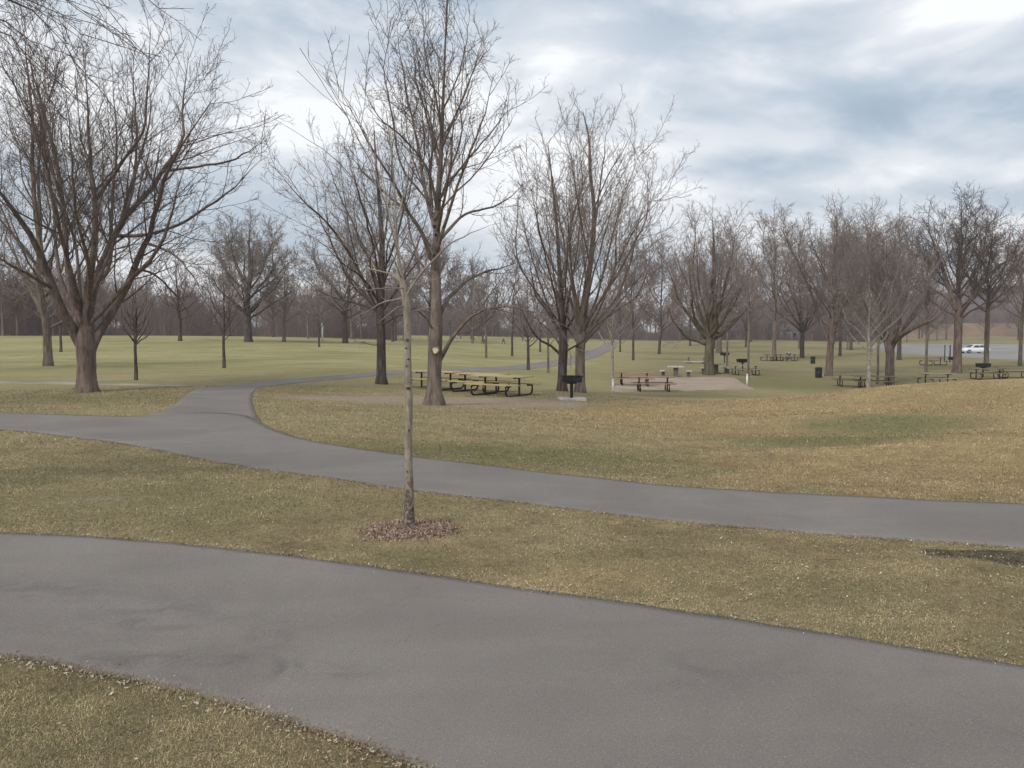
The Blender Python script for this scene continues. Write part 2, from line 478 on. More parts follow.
def tubes(P, Rr, S):
    """P (N,K,3), Rr (N,K): N tubes of K rings with S sides"""
    N, K, _ = P.shape
    T = unit(np.gradient(P, axis=1))
    mt = unit(P[:, -1] - P[:, 0])
    ref = np.where(np.abs(mt[:, 2:3]) > 0.75, np.array([[1.0, 0.13, 0]]), np.array([[0.1, 0, 1.0]]))[:, None, :]
    U = unit(ref - (ref * T).sum(-1, keepdims=True) * T)
    Vv = np.cross(T, U)
    a = np.arange(S) * 2 * math.pi / S
    ring = P[:, :, None] + Rr[:, :, None, None] * (np.cos(a)[None, None, :, None] * U[:, :, None] + np.sin(a)[None, None, :, None] * Vv[:, :, None])
    V = ring.reshape(-1, 3)
    n, k, s_ = np.meshgrid(np.arange(N), np.arange(K - 1), np.arange(S), indexing='ij')
    b = n * K * S + k * S
    s2 = (s_ + 1) % S
    Fq = np.stack([b + s_, b + s2, b + S + s2, b + S + s_], -1).reshape(-1, 4)
    return V, Fq


def merge(parts):
    Vs, Fs, o = [], [], 0
    for V, f in parts:
        Vs.append(V)
        Fs.append(f + o)
        o += len(V)
    return np.concatenate(Vs), np.concatenate(Fs)


# ------------------------------------------------------------------ tree growing
def resample(pts, K):
    """smooth polyline through pts (n,4: x y z r) resampled to K evenly spaced points"""
    p = np.array(pts, float)
    n = len(p)
    if n > 2:
        e = np.vstack([2 * p[0] - p[1], p, 2 * p[-1] - p[-2]])
        out = []
        for i in range(1, n):
            t = np.linspace(0, 1, 8, endpoint=False)[:, None]
            a, b, c, d = e[i - 1], e[i], e[i + 1], e[i + 2]
            out.append(0.5 * ((2 * b) + (c - a) * t + (2 * a - 5 * b + 4 * c - d) * t ** 2 + (3 * b - a - 3 * c + d) * t ** 3))
        p = np.vstack(out + [p[-1:]])
    L = np.r_[0, np.cumsum(np.linalg.norm(np.diff(p[:, :3], axis=0), axis=1))]
    q = np.linspace(0, L[-1], K)
    return np.stack([np.interp(q, L, p[:, j]) for j in range(4)], -1)


def spawn(P, Rr, rng, dens, lenf, ang, K, t0=0.15, t1=1.0, up=0.0, jit=0.12, rf=0.6, rmin=0.004, lmin=0.15, lmax=9, rl=None, flat=1.0):
    plen = np.linalg.norm(np.diff(P, axis=1), axis=-1).sum(1)
    cnt = np.floor(dens * plen * (t1 - t0) + rng.random(len(P))).astype(int)
    tot = cnt.sum()
    if tot == 0: return np.zeros((0, K, 3)), np.zeros((0, K))
    idx = np.repeat(np.arange(len(P)), cnt)
    j = np.arange(tot) - np.repeat(np.cumsum(cnt) - cnt, cnt)
    t = t0 + (t1 - t0) * (j + rng.random(tot)) / cnt[idx]
    Kp = P.shape[1]
    f = np.clip(t * (Kp - 1), 0, Kp - 1.001)
    i0 = f.astype(int)
    fr = (f - i0)[:, None]
    pos = P[idx, i0] * (1 - fr) + P[idx, i0 + 1] * fr
    tan = unit(P[idx, i0 + 1] - P[idx, i0])
    rad = Rr[idx, i0] * (1 - fr[:, 0]) + Rr[idx, i0 + 1] * fr[:, 0]
    ref = np.where(np.abs(tan[:, 2:3]) > 0.8, np.array([[1.0, 0, 0]]), np.array([[0, 0, 1.0]]))
    U = unit(np.cross(tan, ref))
    V = np.cross(tan, U)
    ph = (j * 2.399 + idx * 1.7 + rng.normal(0, 0.5, tot))[:, None]
    a = (R(ang) * (1 + rng.normal(0, 0.22, tot)))[:, None]
    d = unit(np.cos(a) * tan + np.sin(a) * (np.cos(ph) * U + np.sin(ph) * V))
    L = np.clip(lenf * plen[idx] * (1 - 0.6 * (t - t0)) * rng.uniform(0.55, 1.3, tot), lmin, lmax)
    r0 = np.minimum(rad * rf * rng.uniform(0.7, 1.1, tot), (rl or 1) * L)
    r0 = np.maximum(r0, rmin)
    out = np.empty((tot, K, 3))
    out[:, 0] = pos
    for k in range(1, K):
        d = d + rng.normal(0, jit, (tot, 3))
        d[:, 2] += up
        d = unit(d)
        out[:, k] = out[:, k - 1] + d * (L / (K - 1))[:, None]
    rr = r0[:, None] * (1 - np.linspace(0, 0.9, K))[None]
    return out, np.maximum(rr, rmin * 0.7)


def auto_limbs(h, fork, cw, r0, rng, n=7, lead=True, lean=(0, 0), open_=0.5, low=0.3):
    """trunk and main limbs of a free-standing broadleaf: h height, cw crown half width; limbs end on a rounded crown"""
    lx, ly = lean
    hc = h - fork
    n = int(n * 1.7)
    tr = [(0, 0, -0.15, r0 * 1.28), (0, 0, 0.05, r0 * 1.16), (0.01, 0, 0.5, r0 * 1.0), (lx * 0.4, ly * 0.4, fork * 0.6, r0 * 0.9), (lx, ly, fork, r0 * 0.85)]
    x, y = lx, ly
    top = 0.97 if lead else 0.45
    for k in range(1, 6):
        x += rng.normal(0, 0.012) * hc
        y += rng.normal(0, 0.012) * hc
        tr.append((x, y, fork + hc * k / 5.0 * top, r0 * 0.66 * (1 - k / 5.25)))
    limbs = []
    cz, rz = fork + hc * 0.44, hc * 0.56
    zlo = -0.55 + low
    for i in range(n):
        zz_ = zlo + (0.94 - zlo) * ((i + 0.5) / n) ** 0.8
        az = i * 2.399 + rng.uniform(-0.35, 0.35)
        hor = cw * math.sqrt(max(0.02, 1 - zz_ ** 2)) * rng.uniform(0.80, 0.98)
        e = np.array([x * 0.5 + math.cos(az) * hor, y * 0.5 + math.sin(az) * hor, cz + rz * zz_ * rng.uniform(0.90, 1.0)])
        q = (i + 0.5) / n
        st = fork * rng.uniform(0.88, 1.0) + hc * (0.42 if lead else 0.10) * q * rng.uniform(0.5, 1.1)
        f0 = np.array([lx, ly, st])
        if e[2] < st + 0.15 * hc: e[2] = st + 0.15 * hc
        r_ = r0 * (rng.uniform(0.20, 0.36) if lead else rng.uniform(0.26, 0.44)) * (1 - 0.3 * q)
        v = e - f0
        L = np.linalg.norm(v)
        bow = np.array([v[0], v[1], 0])
        bl = np.linalg.norm(bow) or 1
        bow = bow / bl * L * rng.uniform(0.03, 0.14)          # limbs leave sideways, then sweep up
        pts = []
        for k, t in enumerate((0, 0.22, 0.46, 0.72, 1.0)):
            o = bow * math.sin(math.pi * t) + (rng.normal(0, 0.022, 3) * L if 0 < k < 4 else 0)
            p_ = f0 + v * t + o
            pts.append((p_[0], p_[1], p_[2], r_ * (1 - t) ** 0.85 + 0.006))
        limbs.append(pts)
    return tr, limbs


SPEC = {
    'hero': [dict(dens=1.6, lenf=0.42, ang=38, K=8, t0=0.18, up=0.07, jit=0.09, rf=0.5, lmax=4.2, lmin=0.5, rl=0.010),
             dict(dens=2.6, lenf=0.42, ang=38, K=6, t0=0.10, up=0.06, jit=0.11, rf=0.55, lmax=1.8, lmin=0.35, rl=0.008),
             dict(dens=5.2, lenf=0.5, ang=44, K=4, t0=0.08, up=0.05, jit=0.12, rf=0.6, lmax=0.8, lmin=0.2, rl=0.006),
             dict(dens=5.5, lenf=0.55, ang=40, K=3, t0=0.1, up=0.05, jit=0.12, rf=0.7, lmax=0.42, lmin=0.12, rl=0.009)],
    'mid': [dict(dens=1.9, lenf=0.40, ang=40, K=6, t0=0.28, up=0.05, jit=0.07, rf=0.5, lmax=3.6, lmin=0.5, rl=0.009),
            dict(dens=2.8, lenf=0.45, ang=44, K=5, t0=0.08, up=0.035, jit=0.08, rf=0.55, lmax=1.8, lmin=0.4, rl=0.007),
            dict(dens=4.8, lenf=0.5, ang=46, K=4, t0=0.05, up=0.05, jit=0.10, rf=0.6, lmax=0.95, lmin=0.3, rl=0.007),
            dict(dens=3.6, lenf=0.6, ang=44, K=3, t0=0.1, up=0.03, jit=0.12, rf=0.7, lmax=0.55, lmin=0.25, rl=0.009)],
    'far': [dict(dens=1.8, lenf=0.40, ang=40, K=5, t0=0.28, up=0.05, jit=0.07, rf=0.5, lmax=3.6, lmin=0.6, rl=0.009),
            dict(dens=2.6, lenf=0.48, ang=44, K=4, t0=0.08, up=0.035, jit=0.08, rf=0.55, lmax=2.0, lmin=0.5, rl=0.008),
            dict(dens=4.4, lenf=0.55, ang=46, K=3, t0=0.05, up=0.05, jit=0.10, rf=0.6, lmax=1.1, lmin=0.45, rl=0.010)],
}


def grow(tr, limbs, rng, spec='mid', rmin=0.004, extra=1.0, tsides=12):
    """returns (trunk V,F), (crown V,F)"""
    T = resample(tr, 26)
    ht = T[:, 2].max() - T[0, 2]
    tp, trr = T[None, :, :3], T[None, :, 3]
    tp = tp + np.r_[np.zeros((3, 3)), rng.normal(0, 0.02, (23, 3)) * np.array([1, 1, 0])][None] * trr[:, :, None]
    parts = [tubes(tp, trr, tsides)]
    # uneven roots and bark outline
    V = parts[0][0]
    c = np.repeat(tp[0], tsides, axis=0)
    k = np.arange(len(V)) % tsides
    hgt = V[:, 2] - tp[0, 0, 2]
    f = 1 + 0.06 * np.sin(k * 2 * math.pi / tsides * 3 + 1.1) + (0.16 * np.sin(k * 2 * math.pi / tsides * 5 + 0.4)) * np.exp(-hgt / 0.35)
    V[:, :2] = c[:, :2] + (V[:, :2] - c[:, :2]) * f[:, None]
    P1 = []
    for l in limbs:
        q = resample(l, 16)
        ll = np.linalg.norm(q[-1, :3] - q[0, :3])
        q[1:, :3] += rng.normal(0, min(0.022, 0.0045 * ll), (15, 3)) * np.linspace(0.3, 1, 15)[:, None]
        P1.append(q)
    if P1:
        P1 = np.array(P1)
        P1[:, :, 3] *= np.r_[np.ones(11), np.linspace(0.92, 0.35, 5)][None]
        LP, LR = P1[:, :, :3], np.maximum(P1[:, :, 3], rmin)
        parts.append(tubes(LP, LR, 8))
    else:
        LP, LR = np.zeros((0, 16, 3)), np.zeros((0, 16))
    trunk = merge(parts)
    # the upper trunk also bears branches
    up = tp[:, 10:][:, ::1]
    if len(tr) > 5: srcP, srcR = np.concatenate([LP, up]), np.concatenate([LR, trr[:, 10:]])
    else: srcP, srcR = LP, LR
    out = []
    S = {0: 5, 1: 4, 2: 3, 3: 3}
    for i, s in enumerate(SPEC[spec]):
        s = dict(s)
        if spec in ('mid', 'far', 'wood'): s['lmax'] = min(s['lmax'], ht * (0.24, 0.13, 0.075, 0.05)[i])
        s['lmin'] = min(s['lmin'], s['lmax'] * 0.4)
        s['dens'] *= extra if i else (0.5 + 0.5 * extra)
        cP, cR = spawn(srcP, srcR, rng, rmin=rmin * (2.2, 1.6, 1.15, 1.0)[i], **s)
        if len(cP): out.append(tubes(cP, cR, S[i]))
        if i == 0:          # long limbs also carry small shoots directly
            e = dict(SPEC[spec][1])
            e['dens'] *= 0.7
            e['t0'] = 0.35
            e['lenf'] = 0.13
            eP, eR = spawn(srcP, srcR, rng, rmin=rmin * 1.4, **e)
            if len(eP): out.append(tubes(eP, eR, 4))
            if eP.shape[1] == SPEC[spec][1]['K']: hold = (eP, eR)
        if i == 1 and len(hold[0]):
            cP, cR = np.concatenate([cP, hold[0]]), np.concatenate([cR, hold[1]])
        srcP, srcR = cP, cR
    return trunk, merge(out)


def tree_obj(name, base, tr, limbs, seed, spec, bark, twig, label, group=None, rmin=0.004, extra=1.0, cat='tree', tsides=12):
    rng = np.random.default_rng(seed)
    a, b = grow(tr, limbs, rng, spec, rmin, extra, tsides)
    root = empty(name, base, 0, label, cat, group)
    link('trunk', np_mesh('trunk', *a), M[bark], root)
    link('crown', np_mesh('crown', *b), M[twig], root)
    return root


def from_px(base, d, rows, LW=1.0):
    """rows of (px, py, dy, width_px): a limb in 3-D relative to base, dy metres nearer(-)/farther(+)"""
    out = []
    for (px, py, dy, wd) in rows:
        p = at(px, py, d + dy) - base
        out.append((p[0], p[1], p[2], wd * LW * (d + dy) / F / 2))
    return out


def fill_limbs(b, d, px, top, cw, fork, n, wpx, seed, low=0.3):
    """thin extra limbs that round the crown out in every direction"""
    s_ = d / F
    bp = HOR + (CAMZ - b[2]) * F / d
    tr_, lm_ = auto_limbs((bp - top) * s_, (bp - fork) * s_, cw * s_, wpx * s_ / 2, np.random.default_rng(seed), n, False, ((px - (CX + b[0] * F / d)) * s_, 0), 0.5, low)
    cx_ = (px - (CX + b[0] * F / d)) * s_
    for l in lm_:                      # start inside the trunk, lean over towards the crown's own centre
        x0, y0, z0, r0 = l[0]
        l[0] = (0.0, 0.0, z0 - 0.1, r0)
        l[1] = (l[1][0] - cx_ * 0.5, *l[1][1:])
    return lm_


# ================================================================== SETTING
# ------------------------------------------------------------------ ground sheet
ang = np.r_[np.linspace(-0.85, 0.85, 560), np.linspace(0.85, 2 * math.pi - 0.85, 62)[1:-1]]
rad = np.r_[0.0, np.exp(np.arange(math.log(0.6), math.log(3000), 0.021))]
A_, R_ = np.meshgrid(ang, rad)
gx, gy = (R_ * np.sin(A_)).ravel(), (R_ * np.cos(A_)).ravel()
gz = zf(gx, gy)
na, nr = len(ang), len(rad)
i, j = np.meshgrid(np.arange(nr - 1), np.arange(na), indexing='ij')
j2 = (j + 1) % na
fq = np.stack([i * na + j, i * na + j2, (i + 1) * na + j2, (i + 1) * na + j], -1).reshape(-1, 4)[:, ::-1]
gme = np_mesh('ground', np.stack([gx, gy, gz], -1), fq)


def ell(x, y, px, py, rx, ry, d=None):
    c = gnd(px, py) if d is None else at(px, py, d)
    return np.exp(-(((x - c[0]) / rx) ** 2 + ((y - c[1]) / ry) ** 2))


def masks(x, y):
    r = np.hypot(x, y)
    az = np.arctan2(x, y)
    tan = np.clip(ell(x, y, 1024, 420, 9, 9) * 1.25 + ell(x, y, 930, 400, 7, 6) + 0.9 * ell(x, y, 1024, 385, 10, 6) + 0.8 * ell(x, y, 700, 415, 3.5, 2.5)
                  + 0.75 * ell(x, y, 780, 462, 3.5, 0.8) + 0.7 * ell(x, y, 950, 480, 3, 1.2) + 0.5 * ell(x, y, 830, 410, 5, 2) + 0.35 * ell(x, y, 640, 575, 3, 0.8), 0, 1)
    green = np.clip(0.9 * ell(x, y, 890, 424, 3.0, 1.6) + 0.8 * ell(x, y, 820, 440, 3.0, 1.0) + 0.9 * ell(x, y, 520, 455, 4, 1.6) + 0.6 * ell(x, y, 700, 397, 6, 3)
                    + 0.6 * ell(x, y, 90, 398, 7, 3) + 0.5 * ell(x, y, 190, 500, 3.5, 1.2) + 0.45 * ell(x, y, 600, 375, 7, 10) + 0.5 * ell(x, y, 760, 385, 9, 7)
                    + 0.4 * ell(x, y, 600, 560, 1.5, 0.5), 0, 1)
    green = np.clip(green + 0.5 * np.clip((r - 42) / 20, 0, 1) * np.clip((az - 0.1) / 0.08, 0, 1), 0, 1)
    tan = tan * (1 - green * 0.75)
    pale = np.clip((r - 30) / 25, 0, 1) * np.clip((0.16 - az) / 0.1, 0, 1)
    dirt = np.clip(1.2 * ell(x, y, 450, 401, 3.8, 3.4) + 0.8 * ell(x, y, 520, 402, 1.8, 2.0) + 0.45 * ell(x, y, 140, 412, 2.5, 0.7) + 0.55 * ell(x, y, 830, 370, 12, 4)
                   + 0.5 * ell(x, y, 90, 500, 1.2, 0.7) + 0.5 * ell(x, y, 720, 372, 5, 4) + 0.35 * ell(x, y, 940, 590, 0.7, 0.3) + 0.5 * ell(x, y, 310, 398, 2.2, 1.2) + 0.42 * ell(x, y, 60, 730, 1.6, 0.7), 0, 1)
    dark = np.clip(1.3 * ell(x, y, 985, 554, 0.6, 0.15) + 1.1 * ell(x, y, 1040, 562, 0.5, 0.15) + 0.7 * ell(x, y, 930, 551, 0.25, 0.07) + 0.75 * ell(x, y, 980, 628, 0.10, 0.05) + 0.5 * ell(x, y, 1020, 655, 0.2, 0.1), 0, 1)
    return tan, green, pale, dirt, dark


for nm, v in zip(('tan', 'green', 'pale', 'dirt', 'dark'), masks(gx, gy)):
    gme.attributes.new(nm, 'FLOAT', 'POINT').data.foreach_set('value', v.astype(np.float32))
tag(link('ground', gme, M['ground']), kind='structure')

# ------------------------------------------------------------------ paths
POLYS = []


def strip(name, up, lo, m, lift, n=160, k=10, ragged=0.0, hole=True, skirt=0.06):
    """a sheet between two edges traced on the ground, following the terrain, with a skirt down into the soil"""
    rs = np.random.default_rng(len(POLYS) + 5)
    U = np.array([gnd(*p)[:2] for p in up])
    L = np.array([gnd(*p)[:2] for p in lo])

    def rsmp(P):
        P = resample(np.c_[P, np.zeros((len(P), 2))], n)[:, :2]
        if ragged:
            e = np.convolve(rs.normal(0, ragged, n + 4), np.ones(5) / 5, 'valid')
            P[:, 1] += e
        return P
    U, L = rsmp(U), rsmp(L)
    if hole: POLYS.append(np.vstack([U, L[::-1]]))
    t = np.linspace(0, 1, k)[None, :, None]
    G = L[:, None] * (1 - t) + U[:, None] * t
    z = zf(G[..., 0].ravel(), G[..., 1].ravel()).reshape(n, k) + lift
    G3 = np.dstack([G, z])
    edge0, edge1 = G3[:, :1].copy(), G3[:, -1:].copy()
    edge0[..., 2] -= skirt
    edge1[..., 2] -= skirt
    G3 = np.concatenate([edge0, G3, edge1], 1)
    kk = k + 2
    i, j = np.meshgrid(np.arange(n - 1), np.arange(kk - 1), indexing='ij')
    f = np.stack([i * kk + j, (i + 1) * kk + j, (i + 1) * kk + j + 1, i * kk + j + 1], -1).reshape(-1, 4)
    me = np_mesh(name, G3.reshape(-1, 3), f)
    return tag(link(name, me, m), kind='structure')


strip('near_path', [(-700, 520), (-300, 528), (0, 534), (133, 541), (282, 556), (400, 572), (512, 588), (600, 600), (680, 612), (814, 633), (1024, 668), (1300, 716), (1800, 800)],
      [(-700, 610), (-300, 632), (0, 658), (66, 668), (153, 686), (232, 706), (340, 739), (420, 768), (560, 830), (760, 930), (1100, 1060), (1500, 1200), (2400, 1500)], M['asphalt'], 0.014, 420, 26, 0.012)
strip('path', [(-500, 406), (-100, 411), (0, 413), (70, 415.5), (140, 417), (200, 413), (245, 416), (275, 431), (320, 443), (414, 457), (520, 470), (600, 479), (680, 487), (814, 495), (1024, 505), (1300, 517), (1700, 535)],
      [(-500, 410), (-100, 425), (0, 430), (66, 437), (133, 446), (232, 465), (340, 480), (429, 493), (520, 503), (600, 513), (680, 523), (814, 534), (929, 542), (1024, 549), (1300, 572), (1700, 600)], M['asphalt'], 0.014, 420, 16, 0.035)
strip('side_path', [(140, 417.5), (163, 411), (178, 402), (192, 391.5), (208, 387.3), (240, 384), (287, 379.5), (340, 375), (404, 371), (450, 369.5), (500, 366.5), (540, 362), (569, 357), (590, 350), (603, 344), (609, 341.5)],
      [(275, 432), (262, 423), (255, 412), (252, 400), (254, 392), (263, 387), (310, 382), (350, 378.5), (404, 374), (450, 373), (500, 370.5), (545, 367.5), (585, 361), (607, 352), (616, 345), (619, 342.5)], M['asphalt'], 0.0125, 260, 14, 0.0)
strip('pale_track', [(-300, 379), (0, 381.2), (100, 383), (180, 385.3), (205, 386.6)], [(-300, 382), (0, 383.8), (100, 385), (180, 386.6), (205, 387.6)], M['pale_path'], 0.03, 90, 5, hole=False)
strip('gravel_pad', [(625, 376.5), (680, 376.5), (733, 377)], [(609, 391), (680, 391), (754, 389.5)], M['gravel'], 0.012, 90, 16, ragged=0.5, hole=False)
strip('parking_lot', [(866, 345.6), (890, 344.8), (930, 344), (1024, 344), (1250, 343.5)], [(872, 348.5), (886, 351.5), (915, 355), (1024, 360.5), (1250, 366)], M['lot'], 0.05, 90, 24, hole=False)

# ------------------------------------------------------------------ short grass and litter close to the camera
rng = np.random.default_rng(7)


def inside(x, y, P):
    r = np.zeros(len(x), bool)
    x0, y0 = P[-1]
    for x1, y1 in P:
        c = (y1 > y) != (y0 > y)
        with np.errstate(divide='ignore', invalid='ignore'):
            r ^= c & (x < (x0 - x1) * (y - y1) / (y0 - y1) + x1)
        x0, y0 = x1, y1
    return r


def scatter(n, r0, r1, half=0.66):
    a = rng.uniform(-half, half, n)
    r = np.sqrt(rng.uniform(r0 ** 2, r1 ** 2, n))
    x, y = r * np.sin(a), r * np.cos(a)
    bad = np.zeros(n, bool)
    for P in POLYS[:3]: bad |= inside(x, y, P)
    return x[~bad], y[~bad]


def vn(x, y, sc, seed):
    """smooth random patches of size sc, 0..1"""
    r2 = np.random.default_rng(seed)
    T_ = r2.random((256, 256))
    out, amp = 0, 0
    for o in range(3):
        u, v = x / sc * 2 ** o + 37.3 * o + 100, y / sc * 2 ** o + 11.7 * o + 100
        i, j = np.floor(u).astype(int), np.floor(v).astype(int)
        fu, fv = u - i, v - j
        fu, fv = fu * fu * (3 - 2 * fu), fv * fv * (3 - 2 * fv)
        q = lambda a, b: T_[(i + a) % 256, (j + b) % 256]
        out = out + 0.55 ** o * ((q(0, 0) * (1 - fu) + q(1, 0) * fu) * (1 - fv) + (q(0, 1) * (1 - fu) + q(1, 1) * fu) * fv)
        amp += 0.55 ** o
    return np.clip((out / amp - 0.5) * 2.2 + 0.5, 0, 1)


def blades(n, r0, r1, ln, wd, xy=None):
    x, y = scatter(n, r0, r1) if xy is None else xy
    n = len(x)
    tan, green, pale, dirt, dark = masks(x, y)
    keep = rng.random(n) > np.clip(dark * 0.95 + dirt * 1.3 * (y > 6), 0, 1)
    x, y, tan, green = x[keep], y[keep], tan[keep], green[keep]
    n = len(x)
    z = zf(x, y)
    a = rng.uniform(0, 2 * math.pi, n)
    L = ln * rng.uniform(0.4, 1.3, n)
    el = rng.uniform(0.05, 1.1, n) ** 1.2
    tip = np.stack([np.cos(a) * np.cos(el) * L, np.sin(a) * np.cos(el) * L, np.sin(el) * L], -1)
    s = np.stack([-np.sin(a), np.cos(a), rng.normal(0, 0.3, n)], -1) * (wd * rng.uniform(0.6, 1.3, n))[:, None]
    b = np.stack([x, y, z + 0.002], -1)
    V = np.stack([b - s, b + s, b + tip], 1).reshape(-1, 3)
    f, f2 = vn(x, y, 1.1, 1), vn(x, y, 0.28, 9)
    br = vn(x, y, 0.7, 21)
    u = rng.random(n)
    pg = np.clip(-0.04 + 0.36 * f ** 1.5 - 0.10 * np.clip((4.8 - y) / 0.6, 0, 1) + 0.85 * green - 0.3 * tan, 0.03, 0.9)
    col = np.where((u < pg)[:, None], np.array([0.215, 0.195, 0.088]), np.array([0.46, 0.365, 0.215]))
    col = np.where(((u > pg) & (u < pg + 0.10 + 0.55 * np.clip(br * 2.2 - 1.1 + 0.8 * np.clip((4.6 - y) / 0.6, 0, 1) + 0.35 * np.clip((x - 2) / 2, 0, 1), 0, 1)))[:, None], np.array([0.27, 0.19, 0.12]), col)
    col = np.where((u > 0.955)[:, None], np.array([0.50, 0.43, 0.29]), col)
    col = col * (1 + tan[:, None] * np.array([0.2, 0.12, 0.05])) * rng.uniform(0.55, 1.25, (n, 1)) * (0.72 + 0.5 * f2)[:, None]
    return V, np.repeat(col, 3, axis=0)


Bs = [blades(150000, 2.8, 5.6, 0.022, 0.0015), blades(400000, 2.8, 9.5, 0.023, 0.0016), blades(210000, 9.5, 17, 0.036, 0.003), blades(150000, 17, 34, 0.055, 0.006)]
for P_, n_ in ((POLYS[0], 38000), (POLYS[1], 34000), (POLYS[2], 9000)):
    k = rng.integers(0, len(P_), n_)
    e = P_[k] + (np.roll(P_, -1, 0)[k] - P_[k]) * rng.random((n_, 1)) + rng.normal(0, 0.024, (n_, 2))
    e = e[(e[:, 1] > 2.3) & (np.abs(e[:, 0]) < e[:, 1] * 0.8) & (np.hypot(e[:, 0], e[:, 1]) < 24)]
    q = blades(0, 0, 0, 0.030, 0.0020, (e[:, 0], e[:, 1]))
    q[0][:, 2] += 0.008
    Bs.append((q[0], q[1] * 0.82))
V = np.concatenate([b[0] for b in Bs])
col = np.concatenate([b[1] for b in Bs])
me = np_mesh('grass', V, np.arange(len(V)).reshape(-1, 3), False)
me.attributes.new('col', 'FLOAT_COLOR', 'POINT').data.foreach_set('color', np.c_[col, np.ones(len(col))].astype(np.float32).ravel())
tag(link('grass', me, M['blade']), 'short dormant straw and olive grass between the paths', 'grass', kind='stuff')


def edge_pts(poly, n, spread):
    k = rng.integers(0, len(poly), n)
    p = poly[k] + (np.roll(poly, -1, 0)[k] - poly[k]) * rng.random((n, 1))
    return p + rng.normal(0, spread, (n, 2))


x, y = scatter(26000, 2.8, 14)
keep = rng.random(len(x)) < (0.45 + 0.55 * (x > 0))
x, y = x[keep], y[keep]
e = edge_pts(POLYS[0], 14000, 0.07)
e2 = edge_pts(POLYS[1], 10000, 0.06)
x, y = np.r_[x, e[:, 0], e2[:, 0]], np.r_[y, e[:, 1], e2[:, 1]]
keep = (y > 2.5) & (np.abs(x) < y * 0.75) & (np.hypot(x, y) < 16)
x, y = x[keep], y[keep]
on = np.zeros(len(x), bool)
for P in POLYS[:2]: on |= inside(x, y, P)
k2 = ~on | (rng.random(len(x)) < 0.05)
x, y, on = x[k2], y[k2], on[k2]
n = len(x)
sz = np.minimum(rng.lognormal(math.log(0.0058), 0.5, n), 0.013)
z = zf(x, y) + np.where(on, 0.018, 0.014)
a = rng.uniform(0, 6.28, n)
u1 = np.stack([np.cos(a), np.sin(a), rng.normal(0, 0.35, n)], -1) * sz[:, None] * 1.2
v1 = np.stack([-np.sin(a), np.cos(a), rng.normal(0, 0.35, n)], -1) * sz[:, None] * 0.55
b = np.stack([x, y, z], -1)
V = np.stack([b - u1, b + v1, b + u1 + np.array([0, 0, 0.003]), b - v1], 1).reshape(-1, 3)
col = np.array([[0.44, 0.38, 0.27], [0.52, 0.48, 0.40], [0.33, 0.25, 0.16], [0.22, 0.15, 0.10]])[rng.choice(4, n, p=[0.42, 0.18, 0.25, 0.15])]
xt, yt = scatter(170, 3.0, 12)
nt_ = len(xt)
a_ = rng.uniform(0, 6.28, nt_)
lt = rng.uniform(0.04, 0.16, nt_)
Pt = np.empty((nt_, 4, 3))
zt = zf(xt, yt) + 0.022
for k in range(4):
    Pt[:, k] = np.stack([xt + np.cos(a_) * lt * (k / 3) + rng.normal(0, 0.004, nt_), yt + np.sin(a_) * lt * (k / 3) + rng.normal(0, 0.004, nt_), zt + rng.normal(0, 0.003, nt_)], -1)
Vt, Ft = tubes(Pt, np.tile([[0.0030, 0.0026, 0.0022, 0.0012]], (nt_, 1)), 4)
Fl = np.concatenate([np.arange(len(V)).reshape(-1, 4), Ft + len(V)])
V = np.concatenate([V, Vt])
me = np_mesh('leaf_litter', V, Fl, False)
me.attributes.new('col', 'FLOAT_COLOR', 'POINT').data.foreach_set('color', np.c_[np.concatenate([np.repeat(col, 4, 0), np.tile([[0.12, 0.085, 0.06]], (len(Vt), 1))]), np.ones(len(V))].astype(np.float32).ravel())
tag(link('leaf_litter', me, M['blade']), 'pale dry leaf scraps strewn over grass and path edges', 'leaf litter', kind='stuff')

